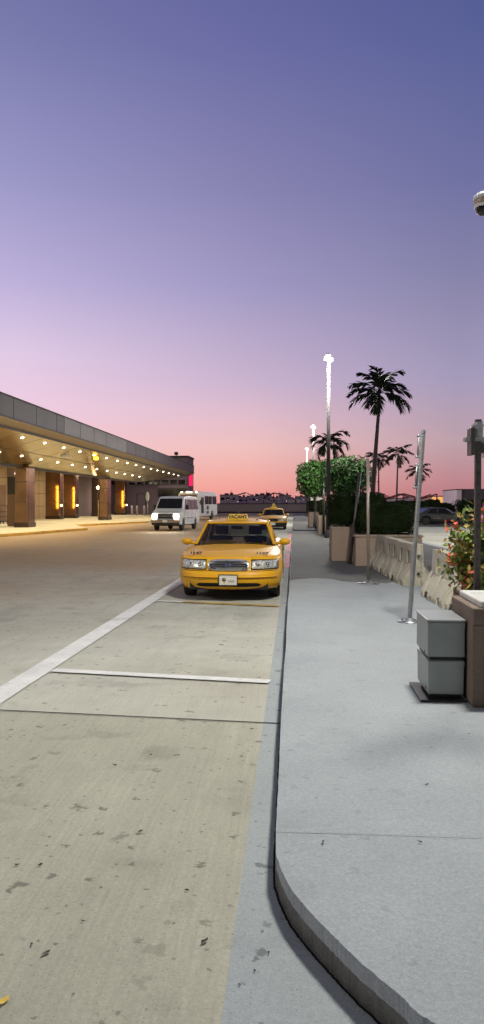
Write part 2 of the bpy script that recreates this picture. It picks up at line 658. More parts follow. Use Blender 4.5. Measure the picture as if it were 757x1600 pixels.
# terminal side pavement
k1 = [G(-140, 850), G(0, 839.5), G(137, 828.5)]
k2 = [G(118, 822.5), G(232, 817)]
tp = [(k1[0].x - 1, 18), *[(q.x, q.y) for q in k1], *[(q.x, q.y) for q in k2], (-12.5, 104), (-14, 117.5), (-60, 117.5), (-60, 18)]
b = BM()
prism(b, tp, -.02, .15)
tw = obj('terminal_pavement', b, m_term)
tw['kind'] = 'structure'


def kerbline(pts, name):
    vs, fs = [], []
    for q in pts:
        vs += [(q.x + .03, q.y - .02, 0), (q.x + .03, q.y - .02, .154), (q.x - .28, q.y + .02, .156)]
    for i in range(len(pts) - 1):
        for j in range(2):
            fs.append([i * 3 + j, i * 3 + j + 1, i * 3 + 4 + j, i * 3 + 3 + j])
    o = pyobj(name, vs, fs, m_ykerb)
    o['kind'] = 'structure'


kerbline(k1, 'yellow_kerb')
kerbline(k2, 'yellow_kerb')

# ------------------------------------------------------------------ terminal building
m_fascia = M('fascia_metal', S(54, 47, 50), .55, .15, .10, .35)
m_fascia2 = M('fascia_metal_light', S(78, 74, 72), .5, .2, .10, .35)
m_cove = M('cove_metal', S(140, 128, 104), .4, .4, .12, .4)
m_soffit = M('soffit_metal', S(176, 158, 110), .20, .85, .12, .35)
m_colm = M('column_metal', S(134, 104, 80), .2, .9, .18, 1.2)
m_cold = M('column_dark', S(70, 56, 52), .35, .7, .2, 1.2)
m_beige = M('beige_panel', S(150, 128, 98), .5, 0, .08, .8)
m_brown = M('brown_panel', S(104, 80, 64), .45, .2, .12, .8)
m_cream = M('cream_wall', S(214, 206, 180), .6, 0, .05, .8)
m_pconc = M('purple_concrete', S(122, 104, 112), .8, 0, .10, .3, .1, 10)
m_pband = M('spandrel', S(150, 132, 140), .8, 0, .08, .3)
m_wdark = M('dark_window', (.01, .01, .014), .12, 0, .2, 1)
m_seam = M('panel_seam', (.03, .026, .028), .7)
m_down = E('downlight_lens', (1, .9, .68), 9)
m_amber = E('amber_lens', (1, .62, .03), 3)
m_warm = E('warm_lamp', (1, .72, .34), 14)
m_whitel = E('white_lamp', (1, .97, .88), 3.5)
m_red = E('red_sign', (.9, .01, .08), 1.4)

T = thing('terminal_building', 'long airport terminal with sloping metal canopy, downlights and dark clad columns', 'building', (-14, 36, 0))
TI = Matrix.Translation((14, -36, 0))


def tobj(name, bm, mat, parent=T, bevel=0, smooth=False):
    bmesh.ops.transform(bm, matrix=TI, verts=bm.verts)
    return obj(name, bm, mat, parent, smooth=smooth, bevel=bevel)


XC, YN, YF = -14.0, 24.0, 107.0
ZT, ZB = 7.08, 6.08
# fascia: one panel after another, 8 mm open seams
seams = [24, 27.2, 30.6, 34, 37.6, 41, 44.6, 46.1, 49.6, 53.1, 56.6, 60.1, 63.6, 67.1, 69, 72.4, 75.8, 79.2, 82.6, 86, 89.4, 92.8, 96.2, 99.6, 103, 107]
b = BM(); b2 = BM()
for i, (a, c) in enumerate(zip(seams, seams[1:])):
    t = BM()
    box(t, XC - .25, XC, a + .03, c - .03, ZB, ZT)
    tobj('fascia_panel', t, m_fascia if a < 46 or 62 < a else m_fascia2, bevel=.01)
b = BM()
box(b, XC - .3, XC - .08, YN, YF, ZB + .01, ZT - .02)
box(b, XC - .35, XC + .03, YN, YF, ZT, ZT + .07)
box(b, XC - .3, XC + .02, YN, YF, ZB - .07, ZB)
tobj('fascia_rail', b, m_seam)
# cove + soffit (sloping sheets with thickness)
def slope(xa, za, xb, zb, y0, y1a, y1b, th, mat, name):
    b = BM()
    v = [b.verts.new(q) for q in ((xa, y0, za), (xb, y0, zb), (xb, y1b, zb), (xa, y1a, za))]
    u = [b.verts.new((q.co.x, q.co.y, q.co.z + th)) for q in v]
    b.faces.new(v); b.faces.new(u[::-1])
    for i in range(4):
        b.faces.new([v[i], v[(i + 1) % 4], u[(i + 1) % 4], u[i]])
    return tobj(name, b, mat)


slope(XC, ZB - .08, XC - .45, 5.70, YN, YF, YF - 1, .05, m_cove, 'canopy_cove')
slope(XC - .46, 5.66, -19.0, 4.42, YN, YF - 1, 92, .05, m_soffit, 'soffit')
b = BM()
box(b, XC - .52, XC - .42, YN, YF - 1.2, 5.60, 5.69)
box(b, -19.25, -19.0, YN, 92, 4.30, 4.52)
tobj('soffit_edge_beam', b, m_seam)
# soffit joints (narrow dark gaps) run across the slope
b = BM()
sz = lambda x: 5.66 + (x - (XC - .46)) * (5.66 - 4.42) / (19.0 - 14.46)
for k in range(22):
    y = 26 + 3.6 * k
    v = [b.verts.new((x, yy, sz(x) - .006)) for x, yy in ((XC - .5, y), (-18.95, y), (-18.95, y + .05), (XC - .5, y + .05))]
    if y < 90: b.faces.new(v)
v = [b.verts.new((x, yy, sz(x) - .008)) for x, yy in ((-16.7, YN), (-16.7, 95), (-16.75, 95), (-16.75, YN))]
b.faces.new(v)
tobj('soffit_joint', b, m_seam)
# inner ceiling and roof
b = BM(); box(b, -60, -19.2, YN, 112, 5.5, 5.6); tobj('inner_ceiling', b, m_cream)
b = BM(); box(b, -60, XC - .3, YN, YF, 6.55, 6.7); tobj('roof', b, m_fascia)
b = BM(); box(b, -28.2, -27.8, 92, YF, 0.15, 6.5); tobj('end_wall', b, m_pconc)
# wall of the arrivals level behind the columns
XW = -28.0
b = BM(); box(b, XW - .3, XW, 24, 62, .15, 5.5); tobj('wall', b, m_cream)
b = BM(); box(b, XW - .3, XW, 62.02, 112, .15, 5.5); tobj('wall', b, m_beige)
b = BM()
for y in [62 + 2.3 * k for k in range(22)]:
    box(b, XW, XW + .012, y, y + .06, .16, 5.49)
for z in (1.5, 2.9, 4.3):
    box(b, XW, XW + .014, 24, 112, z, z + .05)
tobj('wall_seam', b, m_seam)
for y0, y1 in ((69, 72.8), (93, 97), (104, 108)):
    b = BM(); box(b, XW + .02, XW + .10, y0, y1, .16, 3.6)
    dd = tobj('door', b, m_brown)
    b = BM(); box(b, XW + .105, XW + .15, (y0 + y1) / 2 - .03, (y0 + y1) / 2 + .03, .2, 3.5)
    tobj('door_gap', b, m_seam, dd)

def column(px0, px1, X, z1, mat, name='column', dy=1.3):
    """clad column whose camera-side face runs between two picture columns"""
    Y = None
    pc = (px0 + px1) / 2
    Yc = AT(pc, 787, 100).x / 100
    Y = X / Yc
    wd = abs(AT(px1, 787, Y).x - AT(px0, 787, Y).x)
    x0, x1 = X - wd * .42, X + wd * .42
    b = BM()
    box(b, x0, x1, Y - dy / 2, Y + dy / 2, .15, z1)
    o = tobj(name, b, mat, bevel=.12)
    for z in (1.9, 3.3):
        b = BM()
        box(b, x0 - .005, x1 + .005, Y - dy / 2 - .005, Y + dy / 2 + .005, z, z + .04)
        tobj('column_joint', b, m_seam, o)
    b = BM()
    box(b, x0 - .03, x1 + .03, Y - dy / 2 - .03, Y + dy / 2 + .03, .15, .5)
    tobj('column_base', b, m_cold, o, bevel=.03)
    return x0, x1, Y, o


rowB = []
for px0, px1, mt in ((72.5, 99, m_colm), (100.5, 123, m_colm), (144, 158, m_cold), (179, 199, m_colm)):
    rowB.append(column(px0, px1, -25.6, 5.5, mt))
# the two pylons at the kerb
x0, x1, Ya, oa = column(27, 52, -18.9, 4.4, m_colm, 'column', 1.5)
x0d, x1d, Yd, od = column(156, 173, -19.3, 4.4, m_colm, 'column', 1.5)
# dark information pylon beside first column : display, round lamp
q = AT(24, 787, 55.5)
b = BM(); box(b, q.x - .42, q.x + .5, 55, 56.5, .15, 4.4); info = tobj('information_panel', b, m_brown, bevel=.04)
b = BM(); box(b, q.x - .36, q.x + .28, 54.93, 54.99, 2.5, 3.75); tobj('display', b, m_wdark, info)
b = BM(); lathe(b, [(.0, -.12), (.16, -.10), (.22, 0), (.16, .1), (0, .12)], 'y', 16, 0, (AT(28, 787, 54.8).x, 54.8, 4.0))
tobj('globe_lamp', b, m_whitel, info)
q = AT(158, 787, 79)
b = BM(); box(b, q.x - .45, q.x + .35, 79.4, 80.4, .15, 3.0); kio = tobj('payment_kiosk', b, m_beige, bevel=.04)
b = BM(); box(b, q.x - .40, q.x + .30, 79.3, 79.39, 2.2, 3.0); tobj('display', b, m_wdark, kio)
b = BM(); lathe(b, [(0, -.18), (.3, -.15), (.4, 0), (.3, .15), (0, .18)], 'z', 16, 0, (AT(157, 762, 79).x, 79, AT(157, 762, 79).z))
tobj('warm_lamp', b, m_warm, kio)
b = BM(); lathe(b, [(0, -.1), (.15, -.1), (.15, .1), (0, .1)], 'y', 16, 0, (AT(157.5, 750, 78.6).x, 78.6, AT(157, 750, 78.6).z))
tobj('round_badge', b, m_plantertop, kio)
lamp('kiosk_light', 'POINT', AT(157, 764, 78.2), 50, (1, .7, .3), .3)
# recessed downlights in two rows, plus one amber lamp
lights = []
for k in range(18):
    lights.append((-15.1, 34.2 + 3.85 * k))
for k in range(12):
    lights.append((-17.4, 37 + 3.75 * k + 7.4))
slopeang = math.atan((5.66 - 4.42) / (19.0 - 14.46))
b = BM()
lathe(b, [(0, .012), (.13, .012), (.15, .02), (.15, .05), (0, .05)], 'z', 14)
proto = obj('downlight', b, m_down, T)
for i, (x, y) in enumerate(lights):
    o = proto if i == 0 else proto.copy()
    if i:
        COL.objects.link(o)
        o.parent = T
    o.location = (x + 14, y - 36, sz(x) - .045)
    o.rotation_euler = (0, -slopeang, 0)
    o.scale = (.62, .62, 1)
    if i % 2 == 0:
        lamp('downlight_beam', 'SPOT', (x, y, sz(x) - .12), 850, (1, .80, .46), .12, spot=R(140), blend=.8)
q = AT(150, 709, 57)
b = BM(); lathe(b, [(0, 0.05), (.16, .07), (.20, .16), (.16, .3), (0, .32)], 'z', 16, 0, (-15.2, 58.2, sz(-15.2) - .36))
tobj('amber_lamp', b, m_amber)
0 and lamp('amber_glow', 'POINT', (-15.2, 58.2, sz(-15.2) - .6), 25, (1, .6, .05), .25)
# interior row of lights along the wall and uplights with added amber strip lights at the columns
for y in (34, 46, 58, 70, 82, 94, 106):
    b = BM(); box(b, -24.2, -23.6, y - 1.2, y + 1.2, 5.43, 5.49); tobj('ceiling_light', b, m_down)
    lamp('ceiling_light_beam', 'AREA', (-23.9, y, 5.35), 330, (1, .84, .55), 1.6)
for i, (a, c, Y, o) in enumerate(rowB):
    if i == 2: continue
    b = BM(); lathe(b, [(0, 0), (.07, .02), (.09, .10), (.07, .2), (0, .22)], 'z', 12, 0, (c + .35, Y - 1.25, 1.5))
    up = tobj('uplight', b, m_warm, o)
    b = BM(); box(b, c + .32, c + .38, Y - 1.28, Y - 1.22, .15, 1.5); tobj('uplight_stand', b, m_cold, o)
    lg = lamp('added_streak_light', 'AREA', ((a + c) / 2 + .25, Y - 1.5, 2.5), 42, (1, .46, .05), .15, rot=(R(90), 0, 0))  # unseen tall strip light, added to draw a golden streak on the column
    lg.data.shape = 'RECTANGLE'
    lg.data.size = .22
    lg.data.size_y = 2.4
b = BM(); tube(b, (XC - 2, 53, 5.2), (XC - 2, 53, 5.5), .05); box(b, XC - 2.35, XC - 1.65, 52.9, 53.05, 5.05, 5.2)
tobj('ceiling_camera', b, m_plantertop)
# small things on the roof edge
b = BM(); tube(b, (XC - .2, 92, ZT), (XC - .2, 92, ZT + .8), .05); box(b, XC - .4, XC, 91.8, 92.2, ZT + .6, ZT + .95)
tobj('roof_vent', b, m_seam)

# concrete block beyond the canopy
q = AT(294, 715, 118)
Rx = q.x
D_ = thing('concrete_block_building', 'dark purple concrete building with window strips behind the canopy end', 'building', (Rx - 8, 121, 0))
DI = Matrix.Translation((-(Rx - 8), -121, 0))


def dobj(name, bm, mat, parent=D_, bevel=0):
    bmesh.ops.transform(bm, matrix=DI, verts=bm.verts)
    return obj(name, bm, mat, parent, bevel=bevel)


b = BM(); box(b, -48, Rx, 118, 124.5, 0, q.z); dobj('wall', b, m_pconc)
b = BM(); box(b, -48, Rx + .1, 117.9, 124.6, q.z, q.z + .3); dobj('roof', b, m_seam)
b = BM(); box(b, -48, Rx - .3, 117.8, 117.98, AT(250, 757, 118).z, AT(250, 750.5, 118).z); dobj('window_strip', b, m_wdark)
b = BM(); box(b, AT(248, 770, 118).x, Rx - .3, 117.8, 117.98, AT(250, 776, 118).z, AT(250, 763.5, 118).z); dobj('window_strip', b, m_wdark)
b = BM(); box(b, -48, Rx + .05, 117.7, 117.98, AT(250, 750, 118).z, AT(250, 743, 118).z)
box(b, AT(248, 770, 118).x, Rx + .04, 117.72, 117.98, AT(250, 763, 118).z, AT(250, 758, 118).z); dobj('spandrel', b, m_pband)
b = BM()
for px in range(200, 296, 13):
    x = AT(px, 787, 117.7).x
    box(b, x - .12, x + .12, 117.6, 117.75, AT(250, 757, 118).z, AT(250, 750.5, 118).z)
dobj('mullion', b, m_pband)
b = BM()
for px0, px1, yy in ((214, 228, 771), (262, 270, 778)):
    xa, xb = AT(px0, 787, 117.8).x, AT(px1, 787, 117.8).x
    z = AT(px0, yy, 117.8).z
    for t_ in ((xa, xa + .08, .1, z), (xb - .08, xb, .1, z), (xa, xb, z - .08, z)):
        box(b, t_[0], t_[1], 117.88, 117.99, t_[2], t_[3])
dobj('door_frame', b, m_seam)
b = BM(); box(b, Rx + .02, Rx + .5, 119.2, 119.6, AT(300, 759, 119).z, AT(300, 736, 119).z)
dobj('red_light_sign', b, m_red)

# bollards, round sign
for i, px in enumerate((206.5, 214.5, 226)):
    q = AT(px, 787, 108)
    b = BM()
    lathe(b, [(.16, 0), (.16, 1.25), (.12, 1.35), (0, 1.4)], 'z', 12)
    o = obj('bollard', b, m_pband)
    o.location = (q.x, 108, .15)
    tag(o, ('pale bollard beside the last golden column', 'pale bollard in the middle of the three by the concrete wall',
            'pale bollard beside the round topped sign')[i], 'bollard', 'bollards by the concrete block')
q = AT(231, 787, 104)
t = thing('bus_stop_sign', 'slim pale round topped sign post left of the white van', 'sign', (q.x, 104, .1))
b = BM(); tube(b, (0, 0, 0), (0, 0, 2.3), .07); obj('pole', b, m_steel, t)
b = BM(); lathe(b, [(0, -.03), (.34, -.03), (.34, .03), (0, .03)], 'y', 20, 0, (0, -.08, 2.65))
o = obj('sign_plate', b, m_vanw, t); o.scale = (.8, 1, 1.9); o.location = (0, 0, -2.35)

# luggage trolley at the far left wall
q = AT(8, 787, 62)
t = thing('luggage_trolley', 'dark luggage trolley parked by the cream wall under the canopy', 'trolley', (q.x, 62, .15))
b = BM()
for x in (-.3, .3):
    tube(b, (x, -.3, .15), (x, -.3, 1.5), .025); tube(b, (x, -.3, .15), (x, .5, .15), .03)
for z in (.6, 1.0, 1.5):
    tube(b, (-.3, -.3, z), (.3, -.3, z), .025)
obj('frame', b, m_dsteel, t)
b = BM(); box(b, -.3, .3, -.25, .5, .16, .24); obj('deck', b, m_black, t)
for x in (-.3, .3):
    for y in (-.25, .45):
        b = BM(); lathe(b, [(0, -.03), (.09, -.03), (.09, .03), (0, .03)], 'x', 14, 0, (x, y, .09)); obj('wheel', b, m_rubber, t)

exec_parts = True

# ------------------------------------------------------------------ vehicles
LV = [0, .08, .20, .36, .50, .58, .64, .72, .88, .96, 1.0]
WF = [.90, .955, .985, 1.0, 1.0, .992, .985, .988, .975, .955, .925]
YF_ = [.16, .05, .005, 0, .005, .03, .075, .085, .12, .16, .21]
YR_ = [.14, .05, .01, 0, 0, .02, .05, .05, .06, .10, .15]
HW = .985
LEN = 5.38
AX = (1.06, 3.97)


def interp(xs, ys, x):
    if x <= xs[0]: return ys[0]
    for a, b_, c, d_ in zip(xs, xs[1:], ys, ys[1:]):
        if x <= b_:
            t = (x - a) / (b_ - a)
            t = t * t * (3 - 2 * t) if False else t
            return c + (d_ - c) * t
    return ys[-1]


def zsh(y):
    return interp([0, .2, .5, 1.0, 1.6, 2.6, 3.6, 4.4, 5.0, 5.38], [.765, .785, .825, .870, .915, .945, .965, .965, .945, .90], y)


def car_contour(y, w):
    L, n = .95, 2.9
    if y < L:
        return w * max(0, 1 - ((L - y) / L) ** n) ** (1 / n)
    if y > LEN - .8:
        u = (y - (LEN - .8)) / .8
        return w * max(0, 1 - u ** 3.2) ** (1 / 3.2)
    return w


def yfront(x, t):
    """y of the skin at lateral x, level t"""
    w_ = HW * interp(LV, WF, t)
    yf = interp(LV, YF_, t)
    L, n = .95, 2.9
    u = min(1, abs(x) / w_)
    return yf + (L - yf) * (1 - (1 - u ** n) ** (1 / n))


def sedan(root, paint, lower=None, glass=None):
    glass = glass or m_glass
    # --- body skin
    half = []
    xs_f = [i * .06 for i in range(13)]          # 0 .. .72
    ys_mid = [y * .045 for y in range(9, 104)]
    ring0 = None
    rows = []
    for t, wf, yf, yr in zip(LV, WF, YF_, YR_):
        w_ = HW * wf
        row = []
        for x in xs_f:
            row.append((x * wf, yfront(x * wf, t)))
        y0 = row[-1][1]
        y1 = LEN - .40
        n = 96
        for i in range(1, n + 1):
            y = y0 + (y1 - y0) * i / n
            L, nn_ = .95, 2.9
            if y < L:
                u = (L - y) / (L - yf)
                x = w_ * max(0, 1 - u ** nn_) ** (1 / nn_)
            elif y > LEN - .8:
                u = (y - (LEN - .8)) / (.8 - yr)
                x = w_ * max(0, 1 - u ** 3.2) ** (1 / 3.2)
            else:
                x = w_
            x *= 1 - .02 * ((y - 2.7) / 2.7) ** 2 if y > L else 1 - .02 * ((L - 2.7) / 2.7) ** 2 * min(1, max(0, (y - .4) / .55))
            row.append((x, y))
        xl = row[-1][0]
        for i in range(1, 9):
            x = xl * (1 - i / 8)
            u = x / w_
            y = (LEN - .8) + (.8 - yr) * max(0, 1 - u ** 3.2) ** (1 / 3.2)
            row.append((x, y))
        rows.append(row)
    N = len(rows[0])
    P = []
    for t, row in zip(LV, rows):
        pr = []
        for (x, y) in row:
            zb = .19 + (.03 if y < .6 else 0)
            for a in AX:
                if abs(y - a) < .385:
                    zb = max(zb, .33 + math.sqrt(.385 ** 2 - (y - a) ** 2))
            zs = zsh(y)
            pr.append((x, y, zb + t * (zs - zb)))
        P.append(pr)
    # deck (hood / cowl / trunk): edge pulled to the centre line
    for s in (.97, .9, .78, .6, .4, .2, 0):
        pr = []
        for (x, y, z) in P[len(LV) - 1]:
            crown = .015 + .055 * min(1, max(0, (y - .1) / .5))
            zz = z + crown * (1 - s ** 2.4)
            if .15 < y < 1.8 and .62 < s < .92:
                zz += .006
            pr.append((x * s, y, zz))
        P.append(pr)
    verts, faces = [], []
    for pr in P:
        for (x, y, z) in pr:
            verts.append((x, y, z))
    K = len(P)
    off = len(verts)
    for pr in P:
        for (x, y, z) in pr:
            verts.append((-x, y, z))
    for j in range(K - 1):
        for i in range(N - 1):
            a, b_, c, d_ = j * N + i, j * N + i + 1, (j + 1) * N + i + 1, (j + 1) * N + i
            faces.append([a, b_, c, d_])
            faces.append([off + d_, off + c, off + b_, off + a])
    me = bpy.data.meshes.new('body')
    me.from_pydata(verts, [], faces)
    b = BM(); b.from_mesh(me)
    bmesh.ops.remove_doubles(b, verts=b.verts, dist=.0008)
    bpy.data.meshes.remove(me)
    body = obj('body', b, paint, root, smooth=True)
    # underbody (dark) and arch liners
    b = BM()
    box(b, -.80, .80, .55, 4.95, .17, .52)
    box(b, -.72, .72, .16, .55, .22, .45)
    obj('underbody', b, m_black, root)
    # --- cabin
    ws = {'b': (.81, 1.78, 1.56, .955), 't': (.645, 2.42, 2.30, 1.385)}    # halfwidth, y corner, y centre, z
    rw = {'b': (.76, 4.35, 4.42, .985), 't': (.61, 3.66, 3.72, 1.395)}

    def pane(dn, up, v0=0, v1=1, u0=-1, u1=1, push=0.0, bulge=.02):
        def fn(u, v):
            uu = u0 + (u1 - u0) * u
            vv = v0 + (v1 - v0) * v
            hw = dn[0] + (up[0] - dn[0]) * vv
            yc = dn[1] + (up[1] - dn[1]) * vv
            ym = dn[2] + (up[2] - dn[2]) * vv
            z = dn[3] + (up[3] - dn[3]) * vv
            s = 1 if up[1] > dn[1] else -1
            y = ym + (yc - ym) * uu * uu
            return (hw * uu, y - s * (bulge * math.sin(PI * vv) + push), z + .012 * (1 - uu * uu) * vv)
        return fn
    vs, fs = grid_patch(pane(ws['b'], ws['t'], .02, .97, -.97, .97), 12, 6)
    pyobj('windshield', vs, fs, glass, root, smooth=True)
    vs, fs = grid_patch(pane(rw['b'], rw['t'], .05, .95, -.95, .95), 10, 5)
    pyobj('rear_window', vs, fs, glass, root, smooth=True)
    b = BM()
    f1 = pane(ws['b'], ws['t'], push=.006)
    for s in (0, 1):
        sweep(b, [f1(s, k / 12) for k in range(13)], .030)
    sweep(b, [f1(k / 16, 1) for k in range(17)], .026)
    f2 = pane(rw['b'], rw['t'], push=.006)
    for s in (0, 1):
        sweep(b, [f2(s, k / 8) for k in range(9)], .05)
    # roof
    def roof(u, v):
        uu = -1 + 2 * u
        y0 = 2.30 + .12 * uu * uu
        y1 = 3.72 - .06 * uu * uu
        y = y0 + (y1 - y0) * v
        hw = .645 + .015 * math.sin(PI * v) - .03 * v
        z = 1.392 + .062 * (1 - uu ** 4) * (.35 + .65 * math.sin(PI * (v * .84 + .08))) + .02 * math.sin(PI * v)
        return (hw * uu, y, z)
    vs, fs = grid_patch(roof, 16, 12)
    bv = [b.verts.new(q) for q in vs]
    for f in fs:
        ff = b.faces.new([bv[i] for i in f]); ff.smooth = True
    for s in (-1, 1):
        rail = [(s * .645, 2.42, 1.388), (s * .665, 2.9, 1.405), (s * .66, 3.2, 1.405), (s * .61, 3.66, 1.395)]
        sweep(b, rail, .030)
        tube(b, (s * .795, 3.02, .95), (s * .665, 3.02, 1.40), .035, .03, 8)
        # C pillar sail
        v = [b.verts.new(q) for q in ((s * .80, 3.95, .955), (s * .78, 4.42, .965), (s * .62, 3.70, 1.39), (s * .655, 3.50, 1.40))]
        b.faces.new(v)
    obj('roof', b, paint, root, smooth=False)
    # belt / cowl in black
    b = BM()
    v0 = [Vector(pane(ws['b'], ws['t'], -.02, 0)(k / 10, 0)) for k in range(11)]
    for a, c in zip(v0, v0[1:]):
        tube(b, a, c, .022, .022, 6)
    for s in (-1, 1):
        tube(b, (s * .80, 1.80, .945), (s * .815, 3.0, .962), .014, .014, 6)
        tube(b, (s * .815, 3.0, .962), (s * .80, 3.95, .962), .014, .014, 6)
    # wipers
    for x0_, x1_ in ((-.55, .02), (.02, .58)):
        a = Vector(pane(ws['b'], ws['t'], push=.02)((x0_ / .79 + 1) / 2, .02)); c = Vector(pane(ws['b'], ws['t'], push=.025)((x1_ / .79 + 1) / 2, .12))
        tube(b, a, c, .008, .008, 5)
    obj('window_trim', b, m_trim, root)
    for s in (-1, 1):
        for (ya, yb, ta, tb) in ((1.86, 2.98, 2.44, 2.98), (3.06, 3.92, 3.06, 3.52)):
            pyobj('side_window', [(s * .79, ya, .96), (s * .80, yb, .965), (s * .658, tb, 1.395), (s * .652, ta, 1.39)],
                  [[0, 1, 2, 3]], glass, root)
    # interior
    b = BM()
    box(b, -.72, .72, 1.75, 2.05, .80, .965)
    box(b, -.74, .74, 2.0, 4.2, .45, .60)
    obj('dashboard', b, m_trim, root, bevel=.03)
    for x in (-.37, .37):
        b = BM()
        box(b, x - .25, x + .25, 2.75, 2.92, .55, 1.10)
        box(b, x - .25, x + .25, 2.30, 2.80, .50, .62)
        seat = obj('seat', b, m_seat, root, bevel=.06)
        b = BM(); box(b, x - .14, x + .14, 2.86, 2.96, 1.13, 1.31)
        tube(b, (x - .05, 2.9, 1.05), (x - .05, 2.9, 1.16), .01); tube(b, (x + .05, 2.9, 1.05), (x + .05, 2.9, 1.16), .01)
        obj('headrest', b, m_seat, seat, bevel=.045)
    b = BM(); box(b, -.62, .62, 3.70, 3.85, .55, 1.05); obj('rear_seat', b, m_seat, root, bevel=.05)
    b = BM(); box(b, -.12, .12, 2.36, 2.39, 1.26, 1.32); obj('rear_view_mirror', b, m_trim, root, bevel=.012)
    b = BM()
    lathe(b, [(.185, -.012), (.20, 0), (.185, .012), (.17, 0), (.185, -.012)], 'y', 24)
    bmesh.ops.transform(b, matrix=Matrix.Translation((.37, 2.12, .92)) @ Matrix.Rotation(R(-25), 4, 'X'), verts=b.verts)
    obj('steering_wheel', b, m_trim, root)
    # mirrors
    for s in (-1, 1):
        b = BM()
        lathe(b, [(0, -.06), (.062, -.05), (.088, 0), (.084, .045), (.0, .05)], 'y', 16)
        bmesh.ops.scale(b, vec=(1.35, 1, .82), verts=b.verts)
        bmesh.ops.translate(b, vec=(s * 1.02, 2.02, 1.015), verts=b.verts)
        tube(b, (s * .82, 2.03, .965), (s * .98, 2.03, 1.0), .035, .03, 8)
        obj('side_mirror', b, paint, root, smooth=True)
    # wheels
    for s in (-1, 1):
        for a in AX:
            b = BM()
            lathe(b, [(.20, -.10), (.30, -.11), (.328, -.09), (.335, -.05), (.335, .05), (.328, .09), (.30, .11), (.20, .10)], 'x', 36)
            wh = obj('wheel', b, m_rubber, root)
            wh.location = (s * .82, a, .335)
            b = BM()
            o_ = s
            lathe(b, [(.0, o_ * .07), (.06, o_ * .085), (.07, o_ * .07), (.17, o_ * .075), (.2, o_ * .10), (.215, o_ * .10), (.21, o_ * .02)], 'x', 30)
            for k in range(10):
                an = 2 * PI * k / 10
                c_, s_ = math.cos(an), math.sin(an)
                tube(b, (o_ * .08, c_ * .07, s_ * .07), (o_ * .09, c_ * .18, s_ * .18), .012, .016, 6)
            obj('rim', b, m_rim, wh)
    # tail lights
    for s in (-1, 1):
        b = BM(); box(b, s * .45, s * .86, LEN - .2, LEN - .015, .68, .84); obj('tail_light', b, m_fl_or, root, bevel=.02)
    return body


def front_patch(name, x0, x1, z0, z1, push, mat, root, nu=10, nv=4, shape=None, thick=True):
    """patch lying on the front skin"""
    def fn(u, v):
        x = x0 + (x1 - x0) * u
        z = z0 + (z1 - z0) * v
        if shape:
            x, z = shape(u, v)
        zb, zs = .22, zsh(yfront(x, .7))
        t = min(1, max(0, (z - zb) / (zs - zb)))
        return (x, yfront(x, t) - push, z)
    vs, fs = grid_patch(fn, nu, nv)
    o = pyobj(name, vs, fs, mat, root, smooth=True)
    if thick:
        so = o.modifiers.new('solid', 'SOLIDIFY')
        so.thickness = .025
        so.offset = -1 if False else 0
    return o


def superell(cx, cz, a, b_, n):
    def f(u, v):
        x_ = -1 + 2 * u
        h = max(0, 1 - abs(x_) ** n) ** (1 / n)
        return cx + a * x_, cz + b_ * h * (-1 + 2 * v)
    return f


